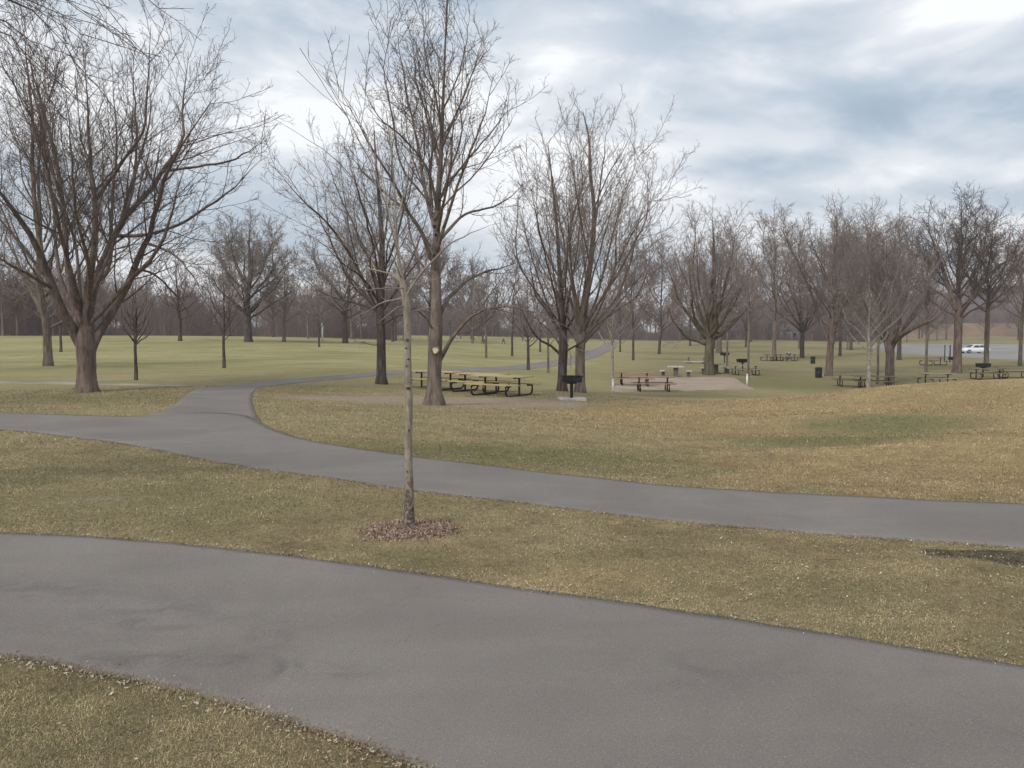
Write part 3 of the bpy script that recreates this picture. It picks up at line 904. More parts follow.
# ================================================================== TREES
# ------------------------------------------------------------------ big vase-shaped tree on the left
b = gnd(85, 392)
d = b[1]
tr = from_px(b, d, [(86, 394, 0, 24), (86, 390, 0, 22), (86, 380, 0, 18.5), (86, 360, 0, 17.5), (86, 345, 0, 19), (86, 332, 0, 17), (87, 318, 0, 10), (87, 303, 0, 4)])
LA = [
    [(85, 356, 0, 12), (75, 334, -0.1, 15), (66, 318, -0.5, 12), (54, 290, -0.9, 10.5), (40, 255, -1.4, 9), (22, 222, -2.0, 7), (2, 195, -2.6, 5), (-30, 150, -3.5, 3)],
    [(44, 262, -1.2, 7), (38, 235, -0.8, 6.5), (33, 180, -0.3, 5.5), (32, 120, 0.2, 4), (27, 60, 0.7, 2.5), (20, 5, 1.0, 1.5)],
    [(83, 340, 0, 10), (73, 303, 0.4, 8.5), (67, 262, 0.8, 7.5), (61, 190, 1.2, 6), (50, 133, 1.4, 4.5), (36, 86, 1.6, 3), (26, 35, 1.6, 1.5)],
    [(86, 335, 0, 12), (88, 292, -0.4, 11), (93, 255, -0.8, 9), (96, 200, -1.2, 6.5), (90, 160, -1.4, 5), (88, 110, -1.6, 3.5), (84, 50, -1.8, 1.8)],
    [(96, 200, -1.1, 5), (123, 160, -1.6, 4), (143, 130, -2.0, 3.5), (147, 93, -2.3, 2.5), (151, 25, -2.6, 1.3)],
    [(87, 325, 0, 12), (95, 285, 0.7, 11), (106, 252, 1.4, 9), (126, 216, 1.9, 7.5), (147, 193, 2.2, 6.5), (166, 166, 2.4, 5.5), (181, 143, 2.5, 4.5), (183, 100, 2.7, 3), (188, 55, 3.0, 1.6)],
    [(90, 354, 0, 12), (98, 334, 0.15, 13), (111, 315, 0.4, 10), (127, 287, 0.5, 9), (136, 262, 0.3, 8), (147, 240, 0.0, 7), (157, 208, -0.5, 6), (166, 175, -1.0, 5), (185, 140, -1.5, 3.5), (215, 95, -2.0, 1.8)],
    [(116, 236, 1.7, 5), (145, 235, 1.2, 4.5), (175, 226, 0.8, 4), (200, 212, 0.4, 3.4), (228, 192, 0.0, 2.6), (262, 160, -0.6, 1.3)],
    [(160, 172, -0.8, 4), (199, 166, -0.4, 3.2), (232, 160, 0.0, 2.6), (268, 140, 0.3, 1.2)],
    [(145, 243, 0, 4), (170, 252, -1.2, 3), (190, 272, -2.4, 2.2), (205, 300, -3.2, 1.2)],
    [(132, 268, 0, 3.6), (155, 275, 1.3, 2.8), (180, 300, 2.4, 1.8), (192, 320, 3, 1)],
    [(126, 216, 1.9, 5), (134, 180, 3.0, 4), (137, 130, 3.6, 3), (130, 60, 4.2, 1.6)],
    [(54, 290, -0.8, 5), (30, 275, -2.6, 4), (5, 262, -4.2, 3), (-25, 240, -5, 1.5)],
    [(90, 300, -0.3, 6), (88, 262, -2.0, 5), (76, 210, -3.6, 4), (70, 140, -4.6, 2.6), (64, 80, -5, 1.3)],
    [(95, 285, 0.6, 6), (110, 262, 2.6, 5), (112, 210, 4.4, 4), (116, 140, 5.2, 2.6), (112, 60, 5.6, 1.3)],
]
t = tree_obj('spreading_tree', b, tr, [from_px(b, d, l, 0.74) for l in LA] + fill_limbs(b, d, 105, -30, 135, 325, 3, 14, 12, 0.45), 11, 'hero', 'bark', 'twig_dark', 'huge bare tree at left with thick brown trunk splitting low into many spreading limbs', rmin=0.0048, extra=1.12, tsides=20)

# ------------------------------------------------------------------ tall central tree with the pruning scar
b = gnd(434, 405)
d = b[1]
tr = from_px(b, d, [(434, 408, 0, 24), (434, 403, 0, 21), (434, 396, 0, 16), (434, 370, 0, 13.5), (435, 345, 0, 14.5), (436, 300, 0.1, 10.5), (436, 250, 0.15, 8),
                    (438, 200, 0.1, 5.8), (441, 150, 0, 4.4), (443, 100, 0, 3), (445, 50, -0.1, 1.9), (447, 5, -0.1, 1.8), (447, -22, -0.1, 0.8)])
LG = [
    [(435, 268, 0, 7), (422, 234, -0.5, 5.5), (406, 207, -1.0, 4.5), (391, 178, -1.5, 3.6), (363, 133, -2.2, 2.4), (338, 84, -2.8, 1)],
    [(434, 226, 0, 6), (424, 187, 0.4, 5), (418, 148, 0.8, 4), (408, 100, 1.1, 3), (400, 60, 1.3, 2), (396, 18, 1.5, 1)],
    [(434, 256, 0, 5.5), (414, 219, 0.6, 4.5), (387, 195, 1.2, 3.4), (363, 172, 1.8, 2.4), (342, 143, 2.4, 1)],
    [(437, 208, 0, 5), (428, 170, -0.6, 4), (405, 140, -1.1, 3), (380, 118, -1.6, 2), (362, 85, -2, 1)],
    [(438, 165, 0, 4.2), (428, 120, 0.8, 3.2), (416, 80, 1.2, 2.4), (412, 30, 1.6, 1)],
    [(442, 130, 0, 3.6), (434, 90, -0.6, 2.6), (425, 50, -1, 1.9), (423, 5, -1.3, 0.9)],
    [(437, 250, 0, 6.5), (447, 218, -0.5, 5), (456, 190, -1.0, 4.2), (469, 156, -1.4, 3.4), (484, 117, -1.9, 2.4), (495, 72, -2.3, 1)],
    [(440, 240, 0, 5.5), (461, 217, 0.7, 4.2), (480, 210, 1.2, 3.2), (502, 203, 1.7, 2.4), (530, 180, 2.2, 1)],
    [(439, 200, 0, 4.6), (455, 175, 0.6, 3.6), (478, 148, 1.2, 2.6), (505, 115, 1.8, 1.6), (522, 95, 2.2, 0.8)],
    [(441, 150, 0, 4), (454, 118, -0.6, 3), (468, 85, -1.1, 2.2), (484, 35, -1.6, 1)],
    [(443, 110, 0, 3), (456, 80, 0.6, 2.3), (465, 50, 1, 1.6), (470, 5, 1.3, 0.8)],
    [(438, 322, 0, 6.5), (446, 302, 0.4, 5.6), (456, 290, 0.8, 4.8), (477, 275, 1.4, 3.8), (501, 268, 2.0, 2.8), (520, 262, 2.4, 1.2)],
    [(440, 360, 0, 7.5), (449, 343, -0.1, 6.2), (460, 328, -0.4, 4.8), (475, 314, -0.8, 4), (496, 307, -1.3, 3.2), (520, 308, -1.8, 2.5), (546, 317, -2.2, 1.8), (570, 330, -2.5, 0.9)],
    [(437, 290, 0, 4.5), (425, 270, 1.0, 3.6), (412, 240, 2.0, 2.8), (405, 200, 2.8, 1.8), (398, 150, 3.2, 0.8)],
    [(438, 230, 0, 5), (444, 200, -1.6, 4), (452, 150, -2.8, 2.8), (452, 90, -3.4, 1.3)],
    [(436, 235, 0, 5), (430, 200, 1.8, 4), (432, 150, 3.0, 2.8), (436, 80, 3.6, 1.3)],
    [(433, 330, 0, 3), (426, 318, -0.6, 2.4), (416, 310, -1.2, 1.8), (402, 306, -1.8, 1.0)],
]
t = tree_obj('tall_tree', b, tr, [from_px(b, d, l, 0.66) for l in LG] + fill_limbs(b, d, 436, -5, 82, 215, 3, 6, 24, 0.4), 23, 'hero', 'bark_grey', 'twig_dark', 'tall bare tree beside the long picnic tables, pale round pruning scar on its trunk', rmin=0.0042, extra=1.35, tsides=18)
sc = MB()
p0 = at(436, 350, d) - b
rr = 12.5 * 0 + 7.4 * d / F
sc.tube([(p0[0], p0[1] - rr - 0.035, p0[2]), (p0[0], p0[1] - rr + 0.10, p0[2] + 0.0)], [0.088, 0.10], 18)
sc.build('pruning_scar', M['scar'], t)
cal = []
for k in range(25):
    a_ = k / 24 * 2 * math.pi
    q_ = 0.098 + 0.010 * math.sin(3 * a_ + 0.5)
    cal.append((p0[0] + q_ * math.cos(a_), p0[1] - rr - 0.022, p0[2] + 1.08 * q_ * math.sin(a_)))
MB().tube(cal, 0.024, 8, False).build('bark_callus', M['bark_grey'], t, True)

# ------------------------------------------------------------------ bare tree left of it
b = gnd(381, 384)
d = b[1]
tr = from_px(b, d, [(381, 386, 0, 14), (381, 383, 0, 12), (381, 376, 0, 10), (381, 340, 0, 8.6), (380, 318, 0, 8.6), (381, 290, 0, 7), (382, 250, 0.2, 5.5), (380, 210, 0.2, 4), (376, 165, 0.2, 2.6), (374, 130, 0.2, 1)])
LF = [
    [(380, 318, 0, 5), (368, 290, -0.5, 4.6), (352, 258, -1.0, 4), (329, 225, -1.6, 3.4), (300, 197, -2.2, 2.4), (272, 165, -2.8, 1)],
    [(380, 312, 0, 4.5), (362, 305, 1.0, 3.4), (342, 300, 1.8, 2.6), (318, 290, 2.6, 2), (292, 270, 3.2, 1)],
    [(381, 300, 0, 4.5), (372, 268, 1.2, 3.8), (356, 230, 2.2, 3), (338, 190, 3, 2), (322, 150, 3.6, 1)],
    [(381, 290, 0, 4), (374, 250, -1.6, 3.2), (362, 205, -2.8, 2.4), (350, 160, -3.6, 1)],
    [(382, 312, 0, 4.5), (396, 290, 1, 3.6), (410, 262, 2, 2.8), (424, 225, 2.8, 1.8), (432, 195, 3.2, 1)],
    [(382, 325, 0, 3.6), (394, 318, -0.8, 2.8), (408, 312, -1.8, 2), (424, 300, -2.6, 1)],
    [(382, 275, 0, 3.8), (396, 240, -1.2, 3), (405, 200, -2, 2.2), (410, 160, -2.6, 1)],
    [(382, 255, 0, 3.6), (388, 215, 1.6, 2.6), (392, 165, 2.6, 1.6), (394, 135, 3, 1)],
    [(380, 305, 0, 3.6), (366, 282, -1.8, 3), (342, 262, -3.2, 2.2), (312, 235, -4.2, 1.2)],
    [(379, 345, 0, 1.6), (372, 345, -0.5, 1.2), (362, 342, -1.0, 0.8), (352, 343, -1.5, 0.5)],
    [(381, 262, 0, 3.6), (370, 225, 0.4, 3.0), (356, 185, 0.9, 2.2), (345, 145, 1.2, 1)],
]
tree_obj('vase_shaped_tree', b, tr, [from_px(b, d, l, 0.6) for l in LF] + fill_limbs(b, d, 360, 135, 78, 310, 5, 7, 32, 0.35), 31, 'hero', 'bark_dark', 'twig', 'dark bare tree standing right behind the side path, left of the tall scarred tree', rmin=0.005, extra=1.1)

# ------------------------------------------------------------------ pair of close trunks behind the large grill
b = gnd(562, 391)
d = b[1]
tr = from_px(b, d, [(562, 393, 0, 12), (562, 390, 0, 11), (562, 380, 0, 9), (563, 355, 0, 9), (563, 340, 0, 9), (562, 320, 0, 6), (560, 280, 0.2, 4.6), (557, 230, 0.3, 3.2), (552, 180, 0.3, 1.8), (548, 145, 0.3, 0.8)])
LI = [
    [(560, 354, 0, 6), (551, 346, -0.2, 5), (542, 341, -0.5, 4.2), (533, 332, -0.9, 3.2), (522, 310, -1.4, 2.2), (512, 285, -1.8, 1)],
    [(565, 352, 0, 5), (573, 347, -0.3, 4), (582, 342, -0.8, 3), (596, 325, -1.2, 2), (608, 300, -1.6, 1)],
    [(561, 340, 0, 5), (553, 318, 0.6, 4), (541, 285, 1.2, 3.2), (528, 245, 1.8, 2.2), (518, 205, 2.2, 1)],
    [(562, 335, 0, 5), (556, 300, -1, 4), (545, 255, -1.8, 3), (534, 205, -2.4, 2), (526, 165, -2.8, 1)],
    [(563, 335, 0, 5), (568, 300, 0.8, 4), (576, 255, 1.6, 3), (582, 210, 2.2, 2), (586, 165, 2.6, 1)],
    [(562, 320, 0, 4), (556, 285, 1.8, 3.2), (548, 235, 3, 2.2), (545, 180, 3.6, 1)],
    [(560, 345, 0, 4), (549, 330, 1.4, 3), (535, 318, 2.6, 2.2), (515, 300, 3.4, 1)],
    [(563, 318, 0, 4), (566, 280, -1.8, 3), (568, 230, -3, 2), (566, 180, -3.6, 1)],
]
tree_obj('low_forked_tree', b, tr, [from_px(b, d, l, 0.5) for l in LI] + fill_limbs(b, d, 552, 148, 52, 335, 4, 7, 42, 0.25), 41, 'hero', 'bark_dark', 'twig', 'dark trunk with low arched limbs, left of the close pair behind the large grill', rmin=0.005, extra=1.15)
b = gnd(580, 392.5)
d = b[1]
tr = from_px(b, d, [(580, 395, 0, 13), (580, 391, 0, 11.5), (580, 380, 0, 10), (580, 355, 0, 9.4), (581, 338, 0, 9.6), (585, 300, 0, 7), (592, 250, 0.1, 5.2), (594, 209, 0.1, 4), (590, 172, 0.1, 3), (589, 139, 0.1, 2), (583, 112, 0.1, 0.8)])
LJ = [
    [(581, 340, 0, 5.5), (575, 300, -0.8, 4.6), (565, 250, -1.4, 3.6), (554, 185, -2.0, 2.4), (544, 138, -2.4, 1)],
    [(592, 250, 0, 4), (598, 205, 0.6, 3.4), (603, 165, 1.0, 2.4), (608, 120, 1.3, 1)],
    [(582, 335, 0, 5.5), (596, 300, 0.8, 4.6), (609, 250, 1.5, 3.6), (622, 200, 2.0, 2.6), (642, 150, 2.5, 1)],
    [(582, 340, 0, 5), (600, 308, -0.8, 4.2), (618, 262, -1.6, 3.2), (640, 222, -2.2, 2.4), (674, 185, -2.8, 1)],
    [(583, 345, 0, 4), (598, 328, 0.8, 3.4), (622, 300, 1.6, 2.6), (648, 265, 2.2, 1.8), (662, 235, 2.6, 1)],
    [(584, 320, 0, 4.5), (592, 280, -1.8, 3.6), (606, 230, -3, 2.6), (620, 170, -3.8, 1)],
    [(584, 320, 0, 4.5), (586, 280, 1.8, 3.6), (580, 220, 3.2, 2.6), (572, 160, 4, 1)],
    [(579, 345, 0, 3.6), (566, 325, 1.0, 2.8), (548, 290, 2.0, 2.2), (532, 250, 2.8, 1)],
    [(594, 209, 0, 3), (606, 180, -0.8, 2.4), (620, 155, -1.3, 1.8), (634, 130, -1.7, 0.8)],
    [(590, 265, 0, 3.6), (582, 225, -1.2, 2.8), (574, 180, -2.0, 2), (570, 140, -2.4, 0.9)],
]
tree_obj('tall_tree', b, tr, [from_px(b, d, l, 0.5) for l in LJ] + fill_limbs(b, d, 594, 112, 78, 338, 5, 8, 44, 0.35), 43, 'hero', 'bark_grey', 'twig', 'straight pale brown trunk, right of the close pair behind the large grill', rmin=0.005, extra=1.15)

# ------------------------------------------------------------------ slender young tree between the two paths
b = gnd(409, 530)
d = b[1]
tr = from_px(b, d, [(409, 534, 0, 12.5), (409, 529, 0, 11), (409, 515, 0, 10), (408.8, 480, 0, 8.4), (408, 440, 0, 7.8), (408.8, 400, 0, 7.6), (407.2, 360, 0, 7.6), (407.4, 325, 0, 7.2), (406, 300, 0, 7.6), (402, 284, 0, 6.4),
                    (399, 262, 0.05, 3.6), (396, 230, 0.1, 2.5), (395, 195, 0.1, 1.8), (391, 150, 0.15, 1.4), (386, 110, 0.15, 0.7)])
b[2] += 0
LH = [
    [(400, 262, 0, 2.4), (388, 215, -0.2, 2.0), (372, 165, -0.35, 1.7), (352, 128, -0.5, 1.5), (331, 88, -0.6, 1.2), (313, 66, -0.7, 0.9), (306, 42, -0.7, 0.6)],
    [(399, 250, 0.05, 2.4), (385, 195, 0.25, 1.9), (368, 140, 0.45, 1.6), (350, 105, 0.6, 1.2), (334, 75, 0.7, 0.9), (319, 50, 0.8, 0.6)],
    [(402, 280, 0, 2.2), (385, 235, -0.3, 1.9), (362, 190, -0.6, 1.6), (335, 158, -0.8, 1.3), (300, 136, -1.0, 1.0), (265, 114, -1.1, 0.6)],
    [(406, 297, 0, 4.4), (418, 277, -0.1, 3.8), (434, 260, -0.2, 3.3), (447, 246, -0.3, 2.5), (474, 232, -0.5, 1.5), (500, 222, -0.7, 0.8)],
    [(405, 288, 0, 2.2), (385, 288, -0.3, 1.8), (366, 290, -0.5, 1.6), (345, 284, -0.7, 1.3), (313, 285, -0.9, 0.7)],
    [(407, 289, 0, 2.2), (420, 284, 0.2, 1.8), (439, 278, 0.4, 1.2), (455, 275, 0.5, 0.7)],
    [(404, 298, 0, 3.6), (394, 300, 0.1, 3.0), (381, 303, 0.3, 2.4), (369, 311, 0.4, 1.6), (352, 318, 0.5, 0.8)],
    [(403, 286, 0, 3.6), (395, 276, 0.2, 3.0), (384, 272, 0.4, 2.2), (366, 268, 0.7, 1.4), (345, 255, 0.9, 0.8)],
    [(404, 306, 0, 2.2), (396, 308, -0.2, 1.6), (384, 318, -0.3, 1.1), (372, 326, -0.4, 0.7)],
    [(410, 318, 0, 1.6), (414, 312, -0.1, 1.4), (420, 309, -0.25, 1.1), (438, 306, -0.4, 0.7)],
    [(396, 225, 0.1, 2.4), (405, 190, 0.3, 1.9), (412, 150, 0.5, 1.3), (416, 110, 0.6, 0.7)],
    [(396, 215, 0.1, 2.0), (384, 185, 0.4, 1.7), (378, 150, 0.6, 1.2), (372, 110, 0.8, 0.7)],
    [(397, 240, 0.1, 2.0), (412, 215, -0.2, 1.6), (425, 185, -0.4, 1.2), (436, 160, -0.6, 0.7)],
]
rng = np.random.default_rng(53)
SPEC['young'] = [dict(dens=0.9, lenf=0.35, ang=38, K=6, t0=0.25, up=0.03, jit=0.07, rf=0.5, lmax=0.9, lmin=0.12, rl=0.008),
                 dict(dens=1.8, lenf=0.4, ang=40, K=4, t0=0.1, up=0.02, jit=0.08, rf=0.6, lmax=0.4, lmin=0.08, rl=0.008)]
t = tree_obj('young_tree', b, tr, [from_px(b, d, l, 0.62) for l in LH], 53, 'young', 'bark_young', 'bark_young', 'slender pale young tree alone on the grass strip between the two paths', rmin=0.0018, extra=0.45, tsides=18)
for (kx, ky, kr) in ((407.4, 340, 1.7), (406.5, 348, 1.3), (408.6, 359, 1.2), (408.4, 388, 2.2), (407, 366, 1.0), (409.2, 430, 1.2), (407.6, 471, 1.1)):
    q = at(kx, ky, d) - b
    rad_ = kr * d / F
    MB().tube([(q[0], q[1] - 0.046, q[2]), (q[0], q[1] - 0.030, q[2])], [rad_ * 0.6, rad_ * 1.1], 10).build('knot', M['bark_dark'], t, True)

# mulch ring round it
bmu = MB()
rng = np.random.default_rng(3)
nr_, ns_ = 9, 40
vv, ff = [], []
for i in range(nr_):
    for k in range(ns_):
        a_ = k / ns_ * 2 * math.pi
        q = i / (nr_ - 1)
        r1 = q * (0.34 + 0.05 * math.sin(3 * a_ + 1) + 0.03 * math.sin(7 * a_))
        x_, y_ = b[0] + r1 * math.cos(a_) * 1.04, b[1] + r1 * math.sin(a_) * 0.95
        vv.append((x_, y_, zf(x_, y_)[0] + 0.03 * (1 - q ** 2) + rng.normal(0, 0.004) - 0.012 * (q > 0.99) + 0.004))
for i in range(nr_ - 1):
    for k in range(ns_):
        ff.append((i * ns_ + k, (i + 1) * ns_ + k, (i + 1) * ns_ + (k + 1) % ns_, i * ns_ + (k + 1) % ns_))
bmu.add(vv, ff)
n = 5200
a_ = rng.uniform(0, 6.28, n)
r1 = rng.random(n) ** 0.6 * 0.46 * (1 + 0.16 * rng.normal(0, 1, n))
x_, y_ = b[0] + r1 * np.cos(a_) * 1.04, b[1] + r1 * np.sin(a_) * 0.95
z_ = zf(x_, y_) + 0.03 * np.clip(1 - (r1 / 0.47) ** 2, 0, 1) + 0.008
t_ = rng.uniform(0, 6.28, n)
sx_, sy_ = rng.uniform(0.004, 0.013, n), rng.uniform(0.002, 0.005, n)
u1 = np.stack([np.cos(t_) * sx_, np.sin(t_) * sx_, rng.normal(0, 0.006, n)], -1)
v1 = np.stack([-np.sin(t_) * sy_, np.cos(t_) * sy_, rng.normal(0, 0.004, n)], -1)
c_ = np.stack([x_, y_, z_], -1)
V = np.concatenate([np.array(bmu.v), np.stack([c_ - u1 - v1, c_ - u1 + v1, c_ + u1 + v1, c_ + u1 - v1], 1).reshape(-1, 3)])
Fm = np.concatenate([np.array(bmu.f), np.arange(4 * n).reshape(-1, 4) + len(bmu.v)])
pal = np.array([[0.29, 0.185, 0.14], [0.34, 0.22, 0.17], [0.42, 0.33, 0.25], [0.16, 0.11, 0.085], [0.50, 0.44, 0.36]])
col = np.concatenate([np.tile([[0.19, 0.135, 0.10]], (len(bmu.v), 1)), np.repeat(pal[rng.choice(5, n, p=[0.3, 0.25, 0.2, 0.15, 0.10])], 4, 0)])
me = np_mesh('mulch_ring', V, Fm, False)
me.attributes.new('col', 'FLOAT_COLOR', 'POINT').data.foreach_set('color', np.c_[col, np.ones(len(col))].astype(np.float32).ravel())
tag(link('mulch_ring', me, M['blade']), 'ring of reddish brown bark mulch chips around the slender young tree', 'mulch', kind='stuff')

# ------------------------------------------------------------------ tree just outside the left edge, its branches hang into the top left corner
SPEC['drape'] = [dict(dens=3.0, lenf=0.3, ang=24, K=7, t0=0.25, up=-0.02, jit=0.06, rf=0.4, lmax=0.75, lmin=0.2, rl=0.005),
                 dict(dens=4.5, lenf=0.4, ang=34, K=5, t0=0.1, up=-0.01, jit=0.08, rf=0.6, lmax=0.4, lmin=0.12, rl=0.005),
                 dict(dens=5.0, lenf=0.45, ang=38, K=4, t0=0.1, up=0.0, jit=0.10, rf=0.7, lmax=0.28, lmin=0.08, rl=0.008)]
b = onground(-420, 8.5)
d = 8.5
tr = [(0, 0, -0.1, 0.26), (0, 0, 0.1, 0.22), (0, 0, 1.5, 0.18), (0.1, 0, 3.0, 0.15), (0.1, 0.1, 4.5, 0.12), (0, 0.1, 6.0, 0.09), (0, 0, 7.5, 0.05), (0, 0, 8.5, 0.02)]
p = lambda px, py, dd, r: (*(at(px, py, dd) - b), r)
LK = [
    [(0.1, 0, 3.6, 0.08), p(-220, -30, 8.3, 0.055), p(-80, -40, 8.2, 0.035), p(0, -12, 8.2, 0.016), p(50, 12, 8.3, 0.008), p(95, 44, 8.4, 0.003)],
    [(0.1, 0, 3.9, 0.07), p(-220, -80, 7.6, 0.05), p(-60, -70, 7.2, 0.03), p(20, -30, 7.1, 0.012), p(75, 2, 7.1, 0.006), p(110, 25, 7.1, 0.003)],
    [(0.1, 0, 3.2, 0.07), p(-240, 0, 9.0, 0.05), p(-110, -10, 9.2, 0.03), p(-20, 10, 9.4, 0.014), p(30, 40, 9.5, 0.008), p(60, 85, 9.6, 0.004)],
    [(0.1, 0.1, 4.6, 0.07), p(-200, -150, 9.5, 0.05), p(-20, -110, 10, 0.022), p(80, -55, 10.2, 0.010), p(135, -8, 10.3, 0.004), p(160, 8, 10.3, 0.003)],
    [(0.1, 0, 3.8, 0.07), p(-200, -60, 8.8, 0.045), p(-60, -90, 8.6, 0.028), p(30, -60, 8.5, 0.011), p(90, -12, 8.5, 0.005), p(112, 20, 8.5, 0.003)],
    [(0.1, 0, 3.4, 0.07), p(-200, -20, 7.9, 0.045), p(-70, -20, 7.7, 0.026), p(30, 5, 7.6, 0.011), p(70, 45, 7.6, 0.006), p(90, 90, 7.6, 0.003)],
    [(0.1, 0, 3.0, 0.07), p(-200, 30, 8.4, 0.045), p(-90, 10, 8.3, 0.026), p(0, 30, 8.2, 0.011), p(40, 70, 8.2, 0.006), p(55, 115, 8.2, 0.003)],
    [(0, 0, 4.8, 0.06), (-1.2, 0.3, 6.2, 0.04), (-2.4, 0.4, 7.2, 0.02), (-3.0, 0.6, 8, 0.01)],
    [(0, 0, 3.4, 0.06), (-0.6, -1.2, 4.6, 0.04), (-0.8, -2.2, 5.6, 0.02), (-1, -3, 6.6, 0.01)],
    [(0, 0, 4.2, 0.06), (-0.9, 1.2, 5.6, 0.04), (-1.0, 2.0, 6.8, 0.02), (-1.3, 2.6, 7.8, 0.01)],
]
tree_obj('overhanging_tree', b, tr, LK, 61, 'drape', 'bark_dark', 'twig_dark', 'dark overhanging twigs in top left corner, their tree outside the view', rmin=0.0022, extra=1.0)


# ------------------------------------------------------------------ park trees by table: px, py of base, depth or None, trunk px, top y, crown half width px, fork y, n limbs, leader, lean, spec, bark, twig, density, name, label, group
def park_tree(px, py, wpx, top, cw, fork, n, lead, spec, bark, twig, seed, label, name='bare_tree', group=None, lean=(0, 0), d=None, extra=1.0, rmin=None, low=0.3, limbs_px=None, open_=0.5, cat='tree'):
    b = gnd(px, py) if d is None else onground(px, d)
    d = b[1]
    pb = py if d is None else HOR + (CAMZ - b[2]) * F / d
    s = d / F
    rng_ = np.random.default_rng(seed)
    h, fk = (pb - top) * s, (pb - fork) * s
    tr, lm = auto_limbs(h, max(fk, 0.3), cw * s, wpx * s / 2, rng_, n, lead, (lean[0] * s, lean[1] * s), open_, low)
    if limbs_px: lm += [from_px(b, d, l) for l in limbs_px]
    return tree_obj(name, b, tr, lm, seed, spec, bark, twig, label, group, rmin or max(0.005, d * 0.00012), extra, cat, 12 if wpx > 5 else 8)


G2 = None
park_tree(48, 366, 9, 60, 95, 330, 8, True, 'mid', 'bark_grey', 'twig', 101, 'thick bare tree standing behind and left of the huge low-forked tree', low=0.35, extra=0.7,
          limbs_px=[[(45, 320, 0, 4), (36, 312, 0, 3.6), (22, 300, -0.5, 3), (0, 285, -1, 2), (-20, 270, -1.5, 1)], [(45, 315, 0, 4), (30, 290, 1, 3.4), (18, 262, 2, 2.6), (4, 235, 3, 1.4)]])
park_tree(136, 380, 3.4, 268, 26, 345, 9, True, 'mid', 'bark_dark', 'twig_pale', 102, 'small rounded bare tree just right of the huge trunk, at the edge of the meadow', 'small_tree', low=0.15, extra=1.5)
park_tree(224, 368, 3.2, 255, 24, 342, 7, True, 'mid', 'bark_dark', 'twig', 103, 'thin young tree alone on the meadow above the path junction', 'small_tree', low=0.2, extra=0.75)
park_tree(61, 352, 2.6, 262, 26, 330, 7, True, 'mid', 'bark_dark', 'twig', 104, 'thin tree seen between the two thick trunks at far left', 'small_tree', low=0.2)
park_tree(248, 342, 8, 214, 52, 318, 11, True, 'mid', 'bark_dark', 'twig', 105, 'broad fan-shaped tree on the crest of the meadow, left of centre', low=0.2, extra=1.35)
park_tree(284, 342, 3.6, 262, 26, 322, 7, True, 'far', 'bark_grey', 'twig_far', 106, 'grey tree on the crest just right of the broad fan-shaped tree', low=0.2)
park_tree(319, 347, 2.0, 285, 14, 330, 6, True, 'far', 'bark_dark', 'twig_far', 107, 'short dark sapling on the meadow left of the white post', 'sapling', low=0.2)
park_tree(345, 343, 5.5, 225, 50, 318, 9, True, 'mid', 'bark_dark', 'twig', 108, 'wide bare tree on the crest behind the white post', low=0.2, extra=1.1)
park_tree(430, 341, 4.5, 232, 40, 318, 9, True, 'mid', 'bark_dark', 'twig_far', 109, 'bare tree on the crest seen directly behind the tall scarred tree', low=0.2)
park_tree(404, 341, 3.5, 262, 26, 318, 7, True, 'far', 'bark_grey', 'twig_far', 110, 'pale trunked tree on the crest behind the young tree', low=0.2)
park_tree(472, 339, 3.5, 262, 28, 322, 7, True, 'far', 'bark_dark', 'twig_far', 111, 'spreading tree on the skyline between the two walkers', low=0.2)
park_tree(486, 358, 2.4, 262, 26, 334, 8, True, 'mid', 'bark_grey', 'twig_pale', 112, 'pale thin tree in front of the walker in dark clothes', 'small_tree', low=0.15)
park_tree(512, 356, 2.4, 258, 24, 332, 8, True, 'mid', 'bark_dark', 'twig', 113, 'thin dark tree right of the walker in a yellow jacket', 'small_tree', low=0.15)
park_tree(528, 370, 3.2, 280, 26, 346, 7, True, 'mid', 'bark_dark', 'twig', 114, 'dark low-forked small tree by the far end of the side path', 'small_tree', low=0.2, extra=0.8)
park_tree(548, 373, 2.4, 278, 18, 345, 7, True, 'mid', 'bark_grey', 'twig', 115, 'thin grey tree just left of the close pair of trunks', 'small_tree', low=0.2, extra=0.7)
park_tree(612, 385, 3.2, 275, 26, 350, 8, True, 'mid', 'bark_pale', 'twig_pale', 116, 'pale slim tree with a white guard at its foot, left of the gravel pad', 'small_tree', low=0.2, extra=0.8)
park_tree(633, 360, 2.6, 240, 30, 335, 8, True, 'mid', 'bark_dark', 'twig_red', 117, 'straight dark young tree behind the rust coloured picnic tables', 'small_tree', low=0.15)
park_tree(659, 354, 3.0, 236, 32, 330, 8, True, 'mid', 'bark_dark', 'twig_red', 118, 'slightly leaning young tree left of the mossy forked tree', 'small_tree', low=0.15, lean=(2, 0))
park_tree(620, 352, 1.8, 268, 20, 332, 7, True, 'far', 'bark_dark', 'twig_far', 119, 'tiny distant tree right of the far end of the side path', 'small_tree', low=0.15)
park_tree(709, 375, 10, 200, 56, 340, 9, False, 'mid', 'bark_moss', 'twig', 120, 'mossy forked tree at the back edge of the gravel pad', low=0.35, extra=1.2, open_=0.2,
          limbs_px=[[(706, 344, 0, 4), (698, 341, 0, 3.4), (688, 338, -0.4, 3), (680, 330, -0.8, 2.4), (672, 318, -1.2, 1.6), (665, 300, -1.6, 1)], [(713, 332, 0, 3.4), (722, 332, 0.5, 2.8), (731, 322, 1, 2), (742, 314, 1.5, 1)],
                    [(709, 340, 0, 6), (712, 300, 0.3, 5), (714, 260, 0.5, 3.6), (712, 215, 0.6, 1.4)]])
park_tree(719, 353, 5.5, 228, 34, 325, 8, True, 'mid', 'bark_grey', 'twig', 121, 'grey tree half hidden behind the mossy forked tree', low=0.25)
